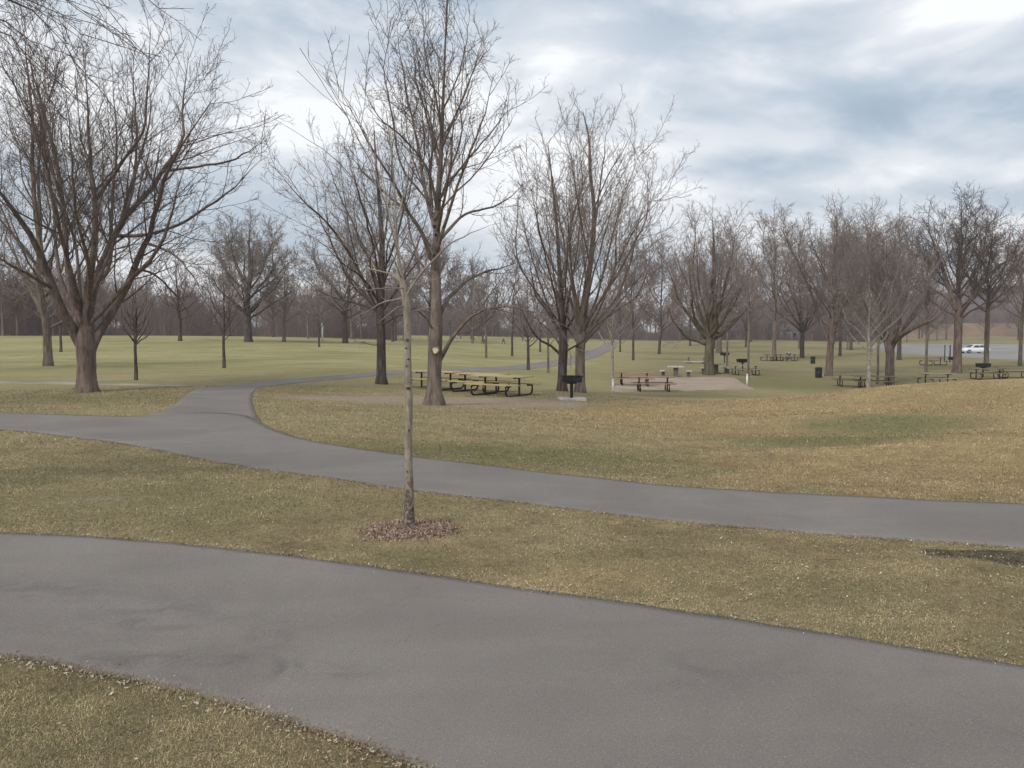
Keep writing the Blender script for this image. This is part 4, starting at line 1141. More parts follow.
park_tree(748, 379, 2.2, 262, 18, 320, 7, True, 'mid', 'bark_grey', 'twig', 122, 'thin straight tree with a white guard at the right end of the gravel pad', 'small_tree', low=0.2, extra=0.6)
park_tree(751, 342, 2.2, 262, 26, 325, 7, True, 'far', 'bark_dark', 'twig_far', 123, 'far tree on bright grass beyond the right end of the gravel pad', low=0.2)
park_tree(774, 360, 4.4, 215, 40, 325, 8, True, 'mid', 'bark_grey', 'twig', 124, 'pale trunk standing between the two tables near the seated person', low=0.25)
park_tree(802, 358, 4.6, 226, 38, 333, 8, False, 'mid', 'bark_dark', 'twig', 125, 'low arching tree right of the seated person', low=0.2)
park_tree(829, 376, 7.2, 207, 52, 330, 10, True, 'mid', 'bark', 'twig', 126, 'sturdy tree right beside the two black litter bins', low=0.25, extra=1.25, lean=(2, 0),
          limbs_px=[[(827, 338, 0, 4), (820, 320, 0.3, 3.4), (812, 295, 0.6, 3), (796, 260, 1, 2.2), (780, 225, 1.4, 1)], [(831, 338, 0, 4), (838, 318, -0.4, 3.2), (846, 285, -0.8, 2.4), (858, 250, -1.2, 1)]])
park_tree(868, 382, 4.6, 213, 40, 352, 12, True, 'mid', 'bark_pale', 'twig_pale', 127, 'pale birch-like tree with upswept twigs next to the table behind the knoll', d=50, low=0.15, extra=1.5, open_=0.0)
park_tree(877, 378, 2.6, 236, 22, 345, 7, True, 'mid', 'bark_grey', 'twig_red', 128, 'thin trunk close behind the pale birch-like tree', 'small_tree', d=58, low=0.25)
park_tree(889, 379, 9, 208, 52, 345, 6, False, 'mid', 'bark', 'twig', 129, 'heavy trunk forking low with a limb leaning far to the right', d=58, low=0.4, extra=1.2,
          limbs_px=[[(889, 350, 0, 6), (896, 335, 0, 6), (908, 322, 0.3, 5), (922, 300, 0.5, 4), (932, 270, 0.8, 3), (940, 235, 1, 1.6)], [(891, 350, 0, 4.4), (900, 335, -0.5, 4), (920, 325, -1.2, 3.4), (940, 315, -2, 2.4), (955, 295, -2.6, 1.4)],
                    [(888, 352, 0, 5), (884, 330, 0.4, 4), (878, 300, 0.8, 3), (870, 260, 1.2, 2)]])
park_tree(899, 360, 4.4, 215, 36, 330, 8, True, 'mid', 'bark_dark', 'twig', 130, 'dark tree behind the heavy low-forking trunk', low=0.25)
park_tree(957, 373, 8.6, 198, 56, 318, 10, True, 'mid', 'bark', 'twig_dark', 131, 'massive crowned tree left of the white car', low=0.3, extra=1.35,
          limbs_px=[[(957, 318, 0, 5), (970, 300, 0, 4.6), (985, 280, 0.5, 3.6), (1005, 262, 1, 2.6), (1030, 250, 1.4, 1.2)], [(956, 310, 0, 5), (948, 285, 0.4, 4.2), (938, 255, 0.8, 3), (926, 222, 1, 1.4)]])
park_tree(986, 371, 5, 214, 42, 312, 9, True, 'mid', 'bark_grey', 'twig_red', 132, 'straight tree just right of the white car', low=0.15, extra=1.2)
park_tree(926, 372, 2.8, 250, 26, 335, 8, True, 'mid', 'bark_grey', 'twig', 133, 'slim tree rising in front of the light table by the parking lot', 'small_tree', low=0.2)
park_tree(1020, 366, 3.8, 232, 36, 320, 9, True, 'mid', 'bark_grey', 'twig_pale', 134, 'pale tree at the far right edge of the grass', low=0.15, extra=1.1)
park_tree(1060, 368, 6, 200, 50, 325, 9, True, 'mid', 'bark', 'twig', 135, 'bare crown entering the view from beyond the right edge', low=0.25)
park_tree(-60, 372, 8, 70, 80, 325, 9, True, 'mid', 'bark', 'twig', 136, 'bare crown reaching in from beyond the left edge', low=0.25)
park_tree(180, 341, 4, 250, 30, 320, 8, True, 'far', 'bark_dark', 'twig_far', 137, 'crest tree seen between the small rounded tree and the thin young tree', low=0.2)
park_tree(540, 352, 2.0, 268, 24, 332, 8, True, 'far', 'bark_dark', 'twig_far', 138, 'faint tree behind the bend of the side path', low=0.2)
park_tree(690, 346, 2.2, 255, 28, 328, 8, True, 'far', 'bark_dark', 'twig_red', 139, 'distant tree left of and behind the mossy forked tree', low=0.2)
park_tree(727, 366, 2.0, 280, 14, 330, 5, True, 'far', 'bark_grey', 'twig_far', 140, 'very thin trunk right behind the far charcoal grill', 'sapling', low=0.2)
park_tree(840, 356, 3.0, 225, 30, 330, 8, True, 'far', 'bark_dark', 'twig_far', 141, 'distant tree right of the tree beside the litter bins', low=0.2)
park_tree(851, 350, 3.0, 232, 30, 325, 8, True, 'far', 'bark_dark', 'twig_red', 142, 'reddish twigged tree left of the pale birch-like tree, near the parking lot', low=0.2)

# ------------------------------------------------------------------ far trees: a few built once, copied in a loop
rng = np.random.default_rng(77)
protos = []
for k in range(5):
    r2 = np.random.default_rng(900 + k)
    tr, lm = auto_limbs(11, 2.4, 4.2, 0.19, r2, 8, True, (0, 0), 0.5, 0.2)
    protos.append(kids(tree_obj('distant_tree', (0, 0, 0), tr, lm, 900 + k, 'far', 'bark_dark' if k % 2 else 'bark_grey', 'twig_far' if k % 3 else 'twig', 'x', rmin=0.015, extra=1.0)))
used = set()
GF = 'bare trees far off in front of the wood'
spots = []
for k in range(62):
    px = rng.uniform(-40, 1070)
    dd = rng.uniform(120, 200) if px < 395 else rng.uniform(150, 250)
    if px > 870 and dd < 235: dd = rng.uniform(238, 275)
    spots.append((px, dd))
for k, (px, dd) in enumerate(spots):
    p = k % 5
    o = protos[p] if p not in used else copy_tree(protos[p])
    used.add(p)
    o.location = [float(v) for v in onground(px, dd)]
    s = rng.uniform(0.75, 1.25)
    o.scale = (s * rng.uniform(0.85, 1.2), s * rng.uniform(0.85, 1.2), s)
    o.rotation_euler = (0, 0, rng.uniform(0, 6.28))
    tag(o, 'bare tree far off in front of the wood', 'tree', GF)

# ------------------------------------------------------------------ the wood behind everything: one mass
SPEC['wood'] = [dict(dens=1.5, lenf=0.45, ang=38, K=3, t0=0.15, up=0.06, jit=0.10, rf=0.55, lmax=4.5, lmin=0.8, rl=0.02),
                dict(dens=1.8, lenf=0.5, ang=40, K=3, t0=0.1, up=0.05, jit=0.12, rf=0.6, lmax=1.8, lmin=0.6, rl=0.015),
                dict(dens=1.3, lenf=0.6, ang=42, K=3, t0=0.2, up=0.05, jit=0.12, rf=0.6, lmax=1.2, lmin=0.6, rl=0.015)]
VV = []
for k in range(6):
    r2 = np.random.default_rng(500 + k)
    tr, lm = auto_limbs(10, 2.0, 3.0, 0.15, r2, 6, True, (0, 0), 0.5, 0.15)
    a1, b1 = grow(tr, lm, r2, 'wood', 0.020, 1.0, 5)
    VV.append(merge([a1, b1]))
parts = []
for k in range(520):
    px = rng.uniform(-120, 1150)
    dd = rng.uniform(165, 270) if px < 560 else rng.uniform(262, 380)
    if 395 < px < 880: dd = rng.uniform(236, 330)
    if px > 880: dd = rng.uniform(345, 420)
    if px < 90: dd = rng.uniform(125, 260)
    b_ = onground(px, dd)
    s = rng.uniform(0.75, 1.2) * (1.15 if px < 90 else 1.0) * (1.25 if px > 560 else 1.0)
    v, f = VV[rng.integers(0, 6)]
    a_ = rng.uniform(0, 6.28)
    c1, s1 = math.cos(a_), math.sin(a_)
    v = v * s
    v = np.stack([v[:, 0] * c1 - v[:, 1] * s1 + b_[0], v[:, 0] * s1 + v[:, 1] * c1 + b_[1], v[:, 2] + b_[2]], -1)
    parts.append((v, f))
# brush and undergrowth stems
n = 95000
px = rng.uniform(-150, 1180, n)
dd = np.where(px < 560, rng.uniform(160, 270, n), rng.uniform(255, 340, n))
dd = np.where((px > 395) & (px < 880), rng.uniform(236, 320, n), dd)
dd = np.where(px > 880, rng.uniform(345, 420, n), dd)
dd = np.where(px < 90, rng.uniform(130, 240, n), dd)
x_ = (px - CX) / F * dd
z_ = zf(x_, dd)
hh = rng.uniform(2.5, 11.0, n) * rng.uniform(0.6, 1, n) * (0.8 + 0.35 * np.sin(px * 0.045) + 0.25 * np.sin(px * 0.13 + 2))
P = np.empty((n, 3, 3))
P[:, 0] = np.stack([x_, dd, z_ - 0.1], -1)
P[:, 1] = P[:, 0] + np.stack([rng.normal(0, 0.3, n), rng.normal(0, 0.3, n), hh * 0.5], -1)
P[:, 2] = P[:, 1] + np.stack([rng.normal(0, 0.9, n), rng.normal(0, 0.9, n), hh * 0.5], -1)
parts.append(tubes(P, np.tile([[0.034, 0.024, 0.012]], (n, 1)), 3))
tag(link('wood', np_mesh('wood', *merge(parts)), M['twig_far']), 'brownish purple belt of leafless woodland along the skyline', 'woodland', kind='stuff')


# ------------------------------------------------------------------ wooded rise and buildings on the right skyline
def hill_h(x, y, x0, x1, y0, h, dep, ph):
    u = min(1, max(0, (x - x0) / (x1 - x0)))
    prof = math.sin(math.pi * u) ** 0.7 * (1 + 0.06 * sum(math.sin(u * (9 + 7 * q) + ph[q]) / (q + 1) for q in range(5)))
    return -2.5 + (h + 2.5) * prof * math.sin(math.pi * min(1, max(0, (y - y0) / dep))) ** 0.8


def hill(name, x0, x1, y0, h, dep, m, seed):
    n, k = 80, 14
    vv, ff = [], []
    ph = np.random.default_rng(seed).uniform(0, 6, 5)
    for i in range(n):
        u = i / (n - 1)
        x = x0 + (x1 - x0) * u
        for j in range(k):
            v = j / (k - 1)
            vv.append((x, y0 + dep * v, hill_h(x, y0 + dep * v, x0, x1, y0, h, dep, ph)))
    for i in range(n - 1):
        for j in range(k - 1):
            ff.append((i * k + j, (i + 1) * k + j, (i + 1) * k + j + 1, i * k + j + 1))
    return tag(MB().add(vv, ff).build(name, m, None, True), kind='structure')


M['hill_scrub'] = mat('hill_scrub', (0.12, 0.1, 0.1), 1, 0, varied((0.105, 0.082, 0.082), (0.17, 0.135, 0.125), 0.06, 0.6, coord='Pos', detail=8, bscale=0.6, dist=1.5), 0.0)
M['bank'] = mat('rusty_bank', (0.28, 0.19, 0.13), 1, 0, varied((0.16, 0.115, 0.085), (0.27, 0.185, 0.125), 0.05, 0.3, coord='Pos', detail=8), 0.0)
HP = (130, 560, 440, 30, 160)
hill('hill', *HP, M['hill_scrub'], 5)
ph_ = np.random.default_rng(5).uniform(0, 6, 5)
parts = []
rng = np.random.default_rng(88)
for k in range(300):
    x_, y_ = rng.uniform(140, 500), rng.uniform(446, 525)
    s_ = rng.uniform(0.7, 1.15)
    v, f = VV[rng.integers(0, 6)]
    a_ = rng.uniform(0, 6.28)
    c1, s1 = math.cos(a_) * s_, math.sin(a_) * s_
    v = np.stack([v[:, 0] * c1 - v[:, 1] * s1 + x_, v[:, 0] * s1 + v[:, 1] * c1 + y_, v[:, 2] * s_ + hill_h(x_, y_, *HP, ph_) - 0.3], -1)
    parts.append((v, f))
tag(link('hillside_wood', np_mesh('hillside_wood', *merge(parts)), M['twig_far']), 'leafless woodland covering the low hill at far right', 'woodland', kind='stuff')
hill('rusty_bank', 100, 260, 290, 5.0, 40, M['bank'], 6)

# ================================================================== FURNITURE
def picnic_table(name, wood, L=2.4, H=0.76, light_legs=False):
    """table on bent-tube frames: long axis along X"""
    t = empty(name, (0, 0, 0))
    tb = MB()
    for k in range(5): tb.box((0, -0.30 + 0.15 * k, H - 0.022), (L, 0.138, 0.044), bev=0.006)
    tb.build('tabletop', wood, t)
    for s in (-1, 1):
        sb = MB()
        for k in range(2): sb.box((0, s * (0.63 + 0.15 * k), 0.445), (L, 0.138, 0.044), bev=0.006)
        sb.build('bench_seat', wood, t)
    for x in (-L * 0.33, L * 0.33):
        f = MB()
        f.tube([(x, 0, 0.02), (x, 0, H - 0.06)], 0.042, 8)
        f.box((x, 0, H - 0.065), (0.06, 0.72, 0.05))
        for s in (-1, 1):
            f.tube([(x, s * 0.56, 0.395), (x, s * 0.80, 0.40), (x, s * 0.87, 0.36), (x, s * 0.88, 0.22), (x, s * 0.84, 0.10), (x, s * 0.72, 0.035), (x, s * 0.5, 0.03), (x, 0, 0.03)], 0.038, 7)
        f.build('leg_frame', M['steel'], t)
    return t


def place(t, px, py, rz, label, cat='picnic table', group=None, d=None, s=1.0):
    p = gnd(px, py) if d is None else onground(px, d)
    t.location = [float(v) for v in p]
    t.rotation_euler = (0, 0, rz)
    t.scale = (s, s, s)
    return tag(t, label, cat, group)


GT = 'picnic tables in the park'
tA = kids(picnic_table('picnic_table', M['wood']))
tR = kids(picnic_table('picnic_table', M['wood_red'], 2.3, 0.80))
tG = kids(picnic_table('picnic_table', M['wood_grey']))
tD = kids(picnic_table('picnic_table', M['wood_dark'], 2.5))
# three tan tables behind the tall tree
place(tA, 502, 396.5, R(-35), 'nearest tan table of the row beside the tall scarred tree, right end in the open', group=GT, d=32.2)
place(copy_tree(tA), 480.5, 393, R(-35), 'middle tan table of the row by the scarred tree, behind the nearest', group=GT, d=34.6)
place(copy_tree(tA), 436, 391, R(-35), 'tan table mostly hidden behind the trunk of the tall scarred tree', group=GT, d=35.8)
place(tR, 653, 391, R(-3), 'rust coloured picnic table in front of the gravel pad, dark frames', group=GT, d=46)
place(copy_tree(tR), 634, 386, R(-4), 'rust coloured picnic table on the pad corner, behind the other rust one', group=GT, d=51)
place(tG, 745, 375, R(2), 'grey topped picnic table right of the mossy forked tree, beside the thin straight tree', group=GT, d=66)
place(copy_tree(tG), 936, 380.5, R(6), 'light brown picnic table peeking over the knoll left of the massive crowned tree', group=GT, d=57)
place(copy_tree(tG), 932, 364, R(12), 'light topped picnic table near the parking lot, behind the slim tree', group=GT, d=82)
place(copy_tree(tD), 853, 382, R(-12), 'dark picnic table left of the pale birch-like tree, behind the knoll', group=GT, d=55)
place(copy_tree(tD), 874, 383, R(-16), 'dark picnic table partly hidden behind the pale birch-like trunk', group=GT, d=53.5)
place(tD, 987, 378, R(-4), 'dark picnic table behind the knoll under the straight tree right of the car', group=GT, d=62)
place(copy_tree(tD), 1014, 377.5, R(-8), 'dark picnic table at the far right edge behind the knoll', group=GT, d=63)
place(copy_tree(tD), 771, 360, R(35), 'far dark picnic table left of the pale trunk near the seated person', group=GT, d=96)
tP = place(copy_tree(tD), 786.5, 359.5, R(6), 'far dark picnic table with a person sitting at it', group=GT, d=96)


def concrete_table(name):
    t = empty(name, (0, 0, 0))
    MB().box((0, 0, 0.74), (1.25, 0.85, 0.10), bev=0.02).build('tabletop', M['concrete'], t)
    MB().box((0, 0, 0.35), (0.34, 0.34, 0.68), bev=0.02).box((0, 0, 0.03), (0.6, 0.6, 0.06), bev=0.01).build('pedestal', M['concrete_dark'], t)
    for s in (-1, 1):
        q = MB().box((s * 0.98, 0, 0.42), (0.42, 0.85, 0.09), tilt=(0, 'Y'), bev=0.02).build('bench_seat', M['concrete'], t)
        MB().box((s * 0.92, 0, 0.19), (0.22, 0.4, 0.37), bev=0.02).build('bench_foot', M['concrete_dark'], t)
    return t


cT = kids(concrete_table('stone_table'))
place(cT, 675.5, 376, R(-14), 'pale stone table on dark pedestal standing free behind the gravel pad', 'stone table', 'stone tables by the gravel pad', d=63, s=1.0)
place(copy_tree(cT), 715, 374, R(10), 'pale stone picnic table half hidden behind the mossy forked trunk', 'stone table', 'stone tables by the gravel pad', d=68, s=1.05)
# low slab with two short uprights, seen far away
t = place(empty('low_bench', (0, 0, 0)), 696, 365, R(2), 'low pale slab bench with two short dark uprights left of the mossy forked tree', 'bench', d=84)
MB().box((0, 0, 0.16), (2.6, 0.7, 0.10), bev=0.02).build('seat', M['concrete'], t)
for s in (-0.75, 0.8): MB().box((s, 0, 0.05), (0.4, 0.5, 0.12)).box((s, 0.15, 0.40), (0.16, 0.16, 0.42)).build('upright', M['concrete_dark'], t)


def park_grill(name, bw=0.85, bh=0.34, ph=0.78, slab=True):
    t = empty(name, (0, 0, 0))
    f = MB()
    z0 = ph
    f.box((0, 0, z0 + 0.02), (bw * 0.86, 0.46, 0.04))
    f.box((-bw / 2 + 0.02, 0, z0 + bh * 0.5), (0.035, 0.5, bh * 0.9), tilt=(R(-5), 'Y'))
    f.box((bw / 2 - 0.02, 0, z0 + bh * 0.5), (0.035, 0.5, bh * 0.9), tilt=(R(5), 'Y'))
    f.box((0, 0.25, z0 + bh * 0.5), (bw - 0.04, 0.03, bh * 0.92))
    f.box((0, -0.25, z0 + bh * 0.42), (bw - 0.04, 0.03, bh * 0.72))
    f.build('firebox', M['grill'], t)
    gr = MB()
    for k in range(12): gr.tube([(-bw / 2 + 0.04 + k * (bw - 0.08) / 11, -0.24, z0 + bh * 0.93), (-bw / 2 + 0.04 + k * (bw - 0.08) / 11, 0.24, z0 + bh * 0.93)], 0.009, 5)
    gr.tube([(-bw / 2 - 0.05, -0.25, z0 + bh * 0.93), (bw / 2 + 0.05, -0.25, z0 + bh * 0.93)], 0.012, 6)
    gr.tube([(-bw / 2 - 0.02, 0.24, z0 + bh * 0.93), (bw / 2 + 0.02, 0.24, z0 + bh * 0.93)], 0.012, 6)
    gr.build('grate', M['steel'], t)
    MB().tube([(0, 0, 0), (0, 0, ph + 0.01)], 0.06, 10).box((0, 0, ph - 0.03), (0.34, 0.2, 0.05)).build('post', M['steel'], t)
    if slab: MB().box((0, 0, 0.0), (0.95, 0.9, 0.14), bev=0.015).build('slab', M['concrete'], t)
    return t


gr = kids(park_grill('charcoal_grill', 0.68, 0.24, 0.62))
place(gr, 571.5, 399, R(4), 'black charcoal grill on a pale concrete slab before the close pair of trunks', 'grill', 'charcoal grills on posts', d=30.2)
g2 = kids(park_grill('charcoal_grill', 0.9, 0.3, 0.75, False))
place(g2, 724, 367, R(-8), 'far charcoal grill right of the mossy forked tree', 'grill', 'charcoal grills on posts', d=88)
place(copy_tree(g2), 742, 372, R(5), 'charcoal grill whose black box shows above the grey topped table', 'grill', 'charcoal grills on posts', d=72)
place(copy_tree(g2), 952.5, 366, R(5), 'charcoal grill close to the left of the massive crowned tree', 'grill', 'charcoal grills on posts', d=78, s=0.9)
place(copy_tree(g2), 982, 376, R(5), 'charcoal grill whose black box shows above the dark table near the car', 'grill', 'charcoal grills on posts', d=64.5, s=1.0)


def litter_bin(name):
    t = empty(name, (0, 0, 0))
    b_ = MB()
    n = 16
    prof = [(0.25, 0.0), (0.27, 0.04), (0.275, 0.38), (0.285, 0.40), (0.275, 0.42), (0.28, 0.74), (0.30, 0.77), (0.29, 0.80)]
    v = [(r_ * math.cos(k / n * 2 * math.pi), r_ * math.sin(k / n * 2 * math.pi), z) for r_, z in prof for k in range(n)]
    f = [(i * n + k, i * n + (k + 1) % n, (i + 1) * n + (k + 1) % n, (i + 1) * n + k) for i in range(len(prof) - 1) for k in range(n)]
    f.append(tuple(range(n))[::-1])
    b_.add(v, f).build('barrel', M['black_plastic'], t, True)
    l = MB()
    prof = [(0.305, 0.78), (0.30, 0.83), (0.20, 0.88), (0.12, 0.885)]
    v = [(r_ * math.cos(k / n * 2 * math.pi), r_ * math.sin(k / n * 2 * math.pi), z) for r_, z in prof for k in range(n)]
    f = [(i * n + k, i * n + (k + 1) % n, (i + 1) * n + (k + 1) % n, (i + 1) * n + k) for i in range(len(prof) - 1) for k in range(n)]
    f.append(tuple(range(3 * n, 4 * n)))
    l.add(v, f).build('lid', M['grill'], t, True)
    return t


bn = kids(litter_bin('litter_bin'))
place(bn, 818, 377.5, 0, 'larger and nearer black litter bin left of the sturdy tree trunk', 'litter bin', 'black litter bins', d=65, s=0.92)
place(copy_tree(bn), 812, 363, 0, 'smaller looking black litter bin farther back, left of the sturdy tree', 'litter bin', 'black litter bins', d=88, s=0.85)


def post(px, d, h, w_, m, label, name='post', cat='post', group=None, cap=True):
    t = place(empty(name, (0, 0, 0)), px, 0, 0, label, cat, group, d=d)
    MB().tube([(0, 0, -0.1), (0, 0, h)], w_ / 2, 10).build('shaft', M[m], t, True)
    if cap: MB().tube([(0, 0, h), (0, 0, h + w_ * 0.5), (0, 0, h + w_ * 0.7)], [w_ * 0.62, w_ * 0.5, w_ * 0.2], 10).build('cap', M[m], t, True)
    return t


b_ = gnd(323, 342)
post(323.3, b_[1], 2.2, 0.22, 'white', 'white post standing on the crest of the meadow', 'white_post')
for k, (px, d_) in enumerate(((612.8, 43), (746.8, 52))):
    post(px, d_, 0.62, 0.11, 'white', ('white guard stake at the foot of the pale slim tree', 'white guard stake at the foot of the thin straight tree')[k], 'guard_stake', 'stake', 'white guard stakes')
post(943.3, 92, 1.75, 0.11, 'black_plastic', 'left one of two black posts at the edge of the parking lot', 'black_post', 'post', 'black posts by the parking lot')
post(948.6, 90, 1.75, 0.13, 'black_plastic', 'right one of two black posts at the edge of the parking lot', 'black_post', 'post', 'black posts by the parking lot')

# ------------------------------------------------------------------ white car
M['car_paint'] = mat('white_car_paint', (0.78, 0.78, 0.77), 0.25, 0, varied((0.72, 0.72, 0.71), (0.80, 0.80, 0.79), 1.5), 0.5)
M['car_glass'] = mat('car_glass', (0.03, 0.035, 0.04), 0.1, 0, None, 0.6)
M['rubber'] = mat('rubber', (0.02, 0.02, 0.02), 0.8)
M['rim'] = mat('wheel_rim', (0.4, 0.4, 0.41), 0.35, 0.7)
M['lamp_clear'] = mat('headlight_lens', (0.6, 0.6, 0.58), 0.15)
M['lamp_red'] = mat('tail_light_lens', (0.35, 0.02, 0.02), 0.2)


def car(name):
    t = empty(name, (0, 0, 0))
    # side outline stations: x, bottom z, belt z, half width
    st = [(-2.25, 0.42, 0.62, 0.62), (-2.20, 0.30, 0.80, 0.76), (-1.85, 0.24, 0.90, 0.84), (-1.2, 0.22, 0.94, 0.87), (-0.3, 0.20, 0.93, 0.88), (0.6, 0.20, 0.91, 0.88), (1.0, 0.22, 0.88, 0.87),
          (1.6, 0.24, 0.80, 0.85), (2.05, 0.27, 0.70, 0.78), (2.25, 0.34, 0.58, 0.62)]
    v, f = [], []
    for x, z0, z1, hw in st:
        ring = [(-hw * 0.9, z0), (-hw, z0 + 0.12), (-hw * 1.01, (z0 + z1) / 2), (-hw * 0.96, z1 - 0.05), (-hw * 0.84, z1), (0, z1 + 0.025), (hw * 0.84, z1), (hw * 0.96, z1 - 0.05), (hw * 1.01, (z0 + z1) / 2), (hw, z0 + 0.12), (hw * 0.9, z0), (0, z0)]
        v += [(x, y, z) for y, z in ring]
    n = 12
    for i in range(len(st) - 1):
        for k in range(n): f.append((i * n + k, (i + 1) * n + k, (i + 1) * n + (k + 1) % n, i * n + (k + 1) % n))
    f.append(tuple(range(n)))
    f.append(tuple((len(st) - 1) * n + k for k in range(n))[::-1])
    MB().add(v, f).build('body', M['car_paint'], t, True)
    # cabin shell (roof and pillars)
    cab = [(-1.75, 0.90, 0.66), (-1.15, 1.32, 0.56), (-0.9, 1.38, 0.56), (0.05, 1.40, 0.57), (0.35, 1.34, 0.58), (1.15, 0.87, 0.70)]

    def shell(cab, grow_, lower, name, m):
        v, f = [], []
        for x, z, hw in cab:
            hw += grow_
            hl = 0.78 + grow_
            q = (z - 0.88) / 0.5
            v += [(x, -hl, lower), (x, -hl * (1 - q) - hw * q, z - 0.05 * q), (x, -hw * 0.88, z), (x, hw * 0.88, z), (x, hl * (1 - q) + hw * q, z - 0.05 * q), (x, hl, lower)]
        for i in range(len(cab) - 1):
            for k in range(5): f.append((i * 6 + k, (i + 1) * 6 + k, (i + 1) * 6 + k + 1, i * 6 + k + 1))
        f += [(0, 1, 2, 3, 4, 5)[::-1], tuple((len(cab) - 1) * 6 + k for k in range(6))]
        return MB().add(v, f).build(name, m, t)
    shell(cab, 0.0, 0.86, 'roof', M['car_paint'])
    for s in (-1, 1):
        for (x0, x1, x2, x3) in ((-1.38, -1.02, -0.45, -0.45), (-0.36, -0.36, 0.22, 0.82)):
            v = [(x0, s * 0.785, 0.94), (x1, s * 0.625, 1.28), (x2, s * 0.625, 1.29), (x3, s * 0.785, 0.94)]
            v = [(a, b + s * 0.012, c) for a, b, c in v] + [(a, b - s * 0.03, c) for a, b, c in v]
            MB().add(v, [(0, 1, 2, 3), (7, 6, 5, 4), (0, 4, 5, 1), (1, 5, 6, 2), (2, 6, 7, 3), (3, 7, 4, 0)]).build('side_window', M['car_glass'], t)
        MB().box((0.72, s * 0.90, 0.95), (0.14, 0.12, 0.10), bev=0.02).build('side_mirror', M['car_paint'], t)
        MB().box((2.18, s * 0.55, 0.60), (0.10, 0.28, 0.11), bev=0.02).build('headlight', M['lamp_clear'], t)
        MB().box((-2.21, s * 0.60, 0.68), (0.08, 0.24, 0.13), bev=0.02).build('tail_light', M['lamp_red'], t)
    for (xa, za, xb, zb, nm) in ((0.44, 1.315, 1.06, 0.945, 'windscreen'), (-1.66, 0.975, -1.22, 1.29, 'rear_window')):
        o = 0.02
        v = [(xa, -0.5, za + o), (xa, 0.5, za + o), (xb, 0.6, zb + o), (xb, -0.6, zb + o)]
        v += [(a, b, c - 0.03) for a, b, c in v]
        MB().add(v, [(0, 1, 2, 3), (7, 6, 5, 4), (0, 4, 5, 1), (1, 5, 6, 2), (2, 6, 7, 3), (3, 7, 4, 0)]).build(nm, M['car_glass'], t)
    for x in (-1.38, 1.38):
        for s in (-1, 1):
            wv = empty('wheel', (x, s * 0.80, 0.31))
            wv.parent = t
            MB().tube([(0, -0.11, 0), (0, -0.09, 0), (0, 0.09, 0), (0, 0.11, 0)], [0.28, 0.315, 0.315, 0.28], 20).build('tyre', M['rubber'], wv, True)
            MB().tube([(0, s * 0.09, 0), (0, s * 0.125, 0)], [0.19, 0.17], 12).build('rim', M['rim'], wv)
    return t


cr_ = place(car('parked_car'), 972.5, 353, R(186), 'white sedan crossing the pale asphalt lot between two trunks', 'car', d=133)

# ------------------------------------------------------------------ far pale buildings seen between the trunks
M['siding'] = mat('pale_siding', (0.5, 0.51, 0.52), 0.8, 0, varied((0.34, 0.35, 0.37), (0.48, 0.48, 0.49), 0.3))
M['roofing'] = mat('roof_shingle', (0.18, 0.17, 0.17), 0.9, 0, varied((0.13, 0.12, 0.12), (0.22, 0.21, 0.2), 0.8))


def house(px, d, wd, h, dp, label, rz=0):
    t = place(empty('distant_house', (0, 0, 0)), px, 0, rz, label, 'house', d=d)
    MB().box((0, 0, h / 2), (wd, dp, h)).build('wall', M['siding'], t)
    v = [(-wd / 2 - .4, -dp / 2 - .4, h), (wd / 2 + .4, -dp / 2 - .4, h), (wd / 2 + .4, dp / 2 + .4, h), (-wd / 2 - .4, dp / 2 + .4, h), (-wd / 2 - .4, 0, h + dp * .3), (wd / 2 + .4, 0, h + dp * .3)]
    MB().add(v, [(0, 1, 5, 4), (2, 3, 4, 5), (0, 4, 3), (1, 2, 5), (0, 3, 2, 1)]).build('roof', M['roofing'], t)
    k = max(2, int(wd / 3))
    for i in range(k): MB().box((-wd / 2 + (i + 0.5) * wd / k, -dp / 2, h * 0.55), (1.1, 0.08, 1.2)).build('window', M['car_glass'], t)
    return t


house(735, 250, 7, 2.6, 6, 'pale distant house glimpsed through the trees right of the mossy forked tree')
house(785, 255, 6, 3.0, 6, 'pale distant house glimpsed behind the low arching tree')

# ------------------------------------------------------------------ people, far away
M['skin'] = mat('skin', (0.45, 0.28, 0.20), 0.6)
M['hair'] = mat('hair', (0.05, 0.035, 0.03), 0.8)
M['yellow_cloth'] = mat('yellow_cloth', (0.55, 0.46, 0.22), 0.9, 0, varied((0.48, 0.40, 0.18), (0.60, 0.50, 0.26), 6))
M['pale_blue_cloth'] = mat('pale_blue_cloth', (0.50, 0.58, 0.66), 0.9, 0, varied((0.45, 0.53, 0.62), (0.60, 0.66, 0.72), 6))
M['blue_cloth'] = mat('blue_cloth', (0.06, 0.11, 0.26), 0.9, 0, varied((0.05, 0.09, 0.22), (0.08, 0.14, 0.31), 6))
M['dark_cloth'] = mat('dark_cloth', (0.035, 0.035, 0.04), 0.9, 0, varied((0.025, 0.025, 0.03), (0.05, 0.05, 0.055), 6))


def skin_body(name, verts, edges, m, parent, levels=1):
    """one continuous surface grown round a skeleton: verts (x, y, z, r), first vertex is the root"""
    me = bpy.data.meshes.new(name)
    me.from_pydata([v[:3] for v in verts], edges, [])
    o = link(name, me, m, parent)
    o.modifiers.new('skin', 'SKIN').use_smooth_shade = True
    for i, v in enumerate(verts):
        me.skin_vertices[0].data[i].radius = (v[3], v[3]) if len(v) == 4 else v[3:5]
        me.skin_vertices[0].data[i].use_root = (i == 0)
    s = o.modifiers.new('sub', 'SUBSURF')
    s.levels = s.render_levels = levels
    return o


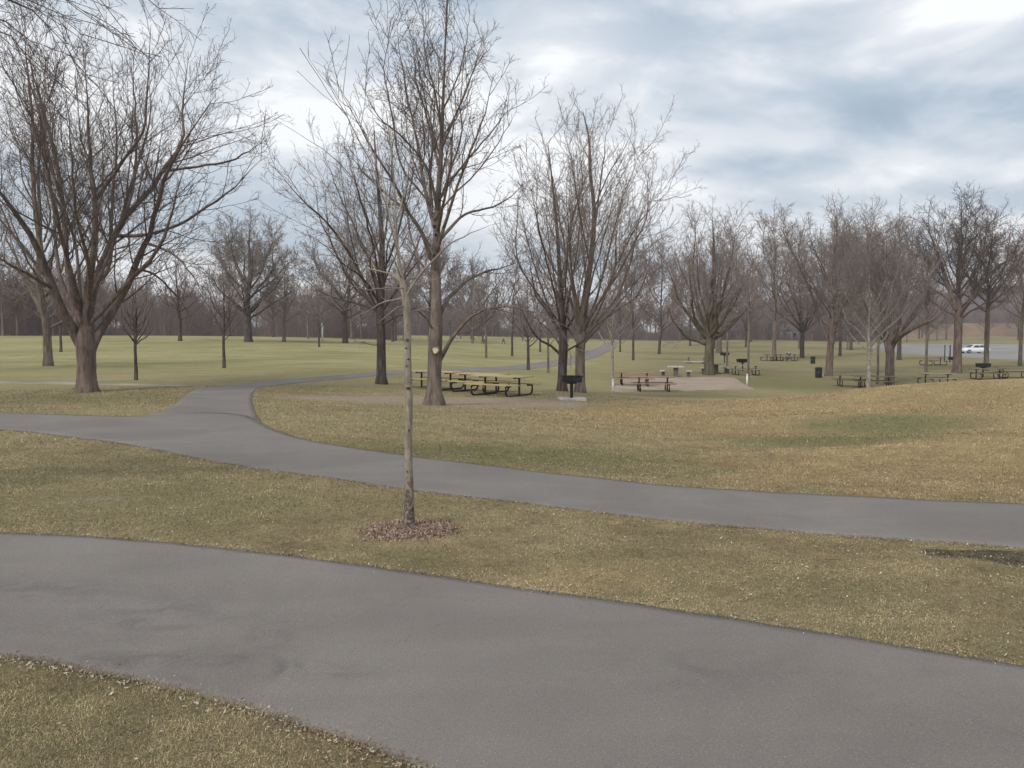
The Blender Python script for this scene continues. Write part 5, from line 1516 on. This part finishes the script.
def person(loc, rz, pose, top, trousers, label, h=1.7):
    t = empty('person', loc, rz, label, 'person')
    q = h / 1.75
    if pose == 'walk':
        hip, kn, an = 0.92, [(-0.09, 0.16, 0.50), (0.09, -0.10, 0.50)], [(-0.09, 0.26, 0.08), (0.09, -0.34, 0.12)]
        el, ha = [(-0.25, -0.10, 1.14), (0.25, 0.08, 1.14)], [(-0.24, 0.02, 0.90), (0.24, 0.26, 0.95)]
    else:
        hip, kn, an = 0.52, [(-0.11, 0.44, 0.52), (0.11, 0.44, 0.52)], [(-0.11, 0.42, 0.10), (0.11, 0.46, 0.10)]
        el, ha = [(-0.26, 0.14, 0.80), (0.26, 0.14, 0.80)], [(-0.12, 0.38, 0.80), (0.12, 0.38, 0.80)]
    c_, n_, hd = hip + 0.30, hip + 0.56, hip + 0.76
    V = [(0, 0, hip, 0.13, 0.10), (0, 0.01, c_, 0.14, 0.10), (0, 0.0, hip + 0.50, 0.12, 0.09), (0, 0.0, n_, 0.055, 0.055), (0, 0.02, hd - 0.05, 0.082, 0.095), (0, 0.02, hd + 0.06, 0.075, 0.09)]
    E = [(0, 1), (1, 2), (2, 3), (3, 4), (4, 5)]
    for s in (0, 1):
        sx = (-1, 1)[s]
        i = len(V)
        V += [(sx * 0.17, 0, hip + 0.47, 0.055, 0.055), (*el[s], 0.042, 0.042), (*ha[s], 0.028, 0.028)]
        E += [(2, i), (i, i + 1), (i + 1, i + 2)]
        i = len(V)
        k, a = kn[s], an[s]
        V += [(sx * 0.09, 0.02, hip - 0.07, 0.085, 0.085), (*k, 0.058, 0.058), (*a, 0.038, 0.038), (a[0], a[1] + 0.15, a[2] - 0.045, 0.034, 0.03)]
        E += [(0, i), (i, i + 1), (i + 1, i + 2), (i + 2, i + 3)]
    V = [tuple(a * q for a in v) for v in V]
    body = skin_body('body', V, E, M['skin'], t)
    # clothes follow the body, a little larger
    TV = [(0, 0, hip + 0.02, 0.155, 0.125), (0, 0.01, c_, 0.16, 0.12), (0, 0.0, hip + 0.50, 0.13, 0.105)]
    TE = [(0, 1), (1, 2)]
    for s in (0, 1):
        sx = (-1, 1)[s]
        i = len(TV)
        e, a = np.array(el[s]), np.array(ha[s])
        TV += [(sx * 0.175, 0, hip + 0.47, 0.075, 0.075), (*e, 0.058, 0.058), (*(e * 0.2 + a * 0.8), 0.045, 0.045)]
        TE += [(2, i), (i, i + 1), (i + 1, i + 2)]
    skin_body('jacket', [tuple(a * q for a in v) for v in TV], TE, M[top], t)
    LV, LE = [(0, 0, hip, 0.15, 0.12)], []
    for s in (0, 1):
        sx = (-1, 1)[s]
        i = len(LV)
        k, a = np.array(kn[s]), np.array(an[s])
        LV += [(sx * 0.09, 0.02, hip - 0.07, 0.105, 0.105), (*k, 0.078, 0.078), (*a, 0.060, 0.060)]
        LE += [(0, i), (i, i + 1), (i + 1, i + 2)]
    skin_body('trousers', [tuple(a * q for a in v) for v in LV], LE, M[trousers], t)
    skin_body('hair', [tuple(a * q for a in v) for v in [(0, -0.01, hd + 0.05, 0.088, 0.10), (0, -0.03, hd - 0.02, 0.085, 0.08)]], [(0, 1)], M['hair'], t)
    for s in (0, 1):
        hb = MB()
        p_ = np.array(ha[s]) * q
        dv = (np.array(ha[s]) - np.array(el[s]))
        dv = dv / np.linalg.norm(dv)
        sd_ = np.cross(dv, [0, 1, 0.2])
        sd_ /= np.linalg.norm(sd_)
        hb.tube([p_ - dv * 0.02, p_ + dv * 0.04, p_ + dv * 0.085], [0.026, 0.042, 0.038], 8)
        for k in range(4):
            o_ = p_ + dv * 0.075 + sd_ * (k - 1.5) * 0.020
            ln_ = (0.066, 0.078, 0.072, 0.055)[k]
            hb.tube([o_, o_ + dv * ln_ * 0.55, o_ + dv * ln_ + np.array([0, 0.018, 0])], [0.010, 0.0092, 0.007], 6)
        o_ = p_ + dv * 0.02 + sd_ * 0.036
        hb.tube([o_, o_ + sd_ * 0.028 + dv * 0.028, o_ + sd_ * 0.03 + dv * 0.062], [0.012, 0.011, 0.008], 6)
        hb.build('hand', M['skin'], t, True)
    for s in (0, 1):
        a = np.array(an[s]) * q
        MB().box((a[0], a[1] + 0.09, max(0.035, a[2] - 0.055)), (0.095, 0.27, 0.075), bev=0.025).build('shoe', M['dark_cloth'], t, True)
    return t


person(gnd(503.5, 344), R(60), 'walk', 'yellow_cloth', 'dark_cloth', 'walker in a pale yellow jacket and dark trousers on the far meadow')
person(gnd(482.8, 343.5), R(-70), 'walk', 'dark_cloth', 'dark_cloth', 'walker in dark clothes on the far meadow, left one beside the pale thin tree')
person(gnd(484.8, 344), R(-70), 'walk', 'pale_blue_cloth', 'dark_cloth', 'walker in a pale top directly behind the pale thin tree')
person(gnd(456.5, 342), R(100), 'walk', 'pale_blue_cloth', 'pale_blue_cloth', 'walker in pale blue clothes right of the tall scarred tree')
pl = tP.matrix_basis @ Vector((-0.15, -0.70, 0))
person((pl.x, pl.y, pl.z - 0.03), R(6), 'sit', 'blue_cloth', 'dark_cloth', 'person in a blue jacket sitting at the far picnic table')

bpy.context.view_layer.update()

# ------------------------------------------------------------------ thin spring haze
me = bpy.data.meshes.new('haze')
hx, hy0, hy1, hz0, hz1 = 620, -60, 760, -6, 75
hv = [(x, y, z) for z in (hz0, hz1) for y in (hy0, hy1) for x in (-hx, hx)]
me.from_pydata(hv, [], [(0, 2, 3, 1), (4, 5, 7, 6), (0, 1, 5, 4), (2, 6, 7, 3), (0, 4, 6, 2), (1, 3, 7, 5)])
hm = bpy.data.materials.new('haze')
hm.use_nodes = True
hm.node_tree.nodes.clear()
hg = NG(hm.node_tree)
pvn = hg.n('ShaderNodeVolumePrincipled', {'Color': (0.93, 0.94, 0.97, 1), 'Density': 0.00045, 'Anisotropy': 0.2})
ho = hg.n('ShaderNodeOutputMaterial', {'Volume': pvn.outputs[0]})
tag(link('haze', me, hm), kind='stuff')
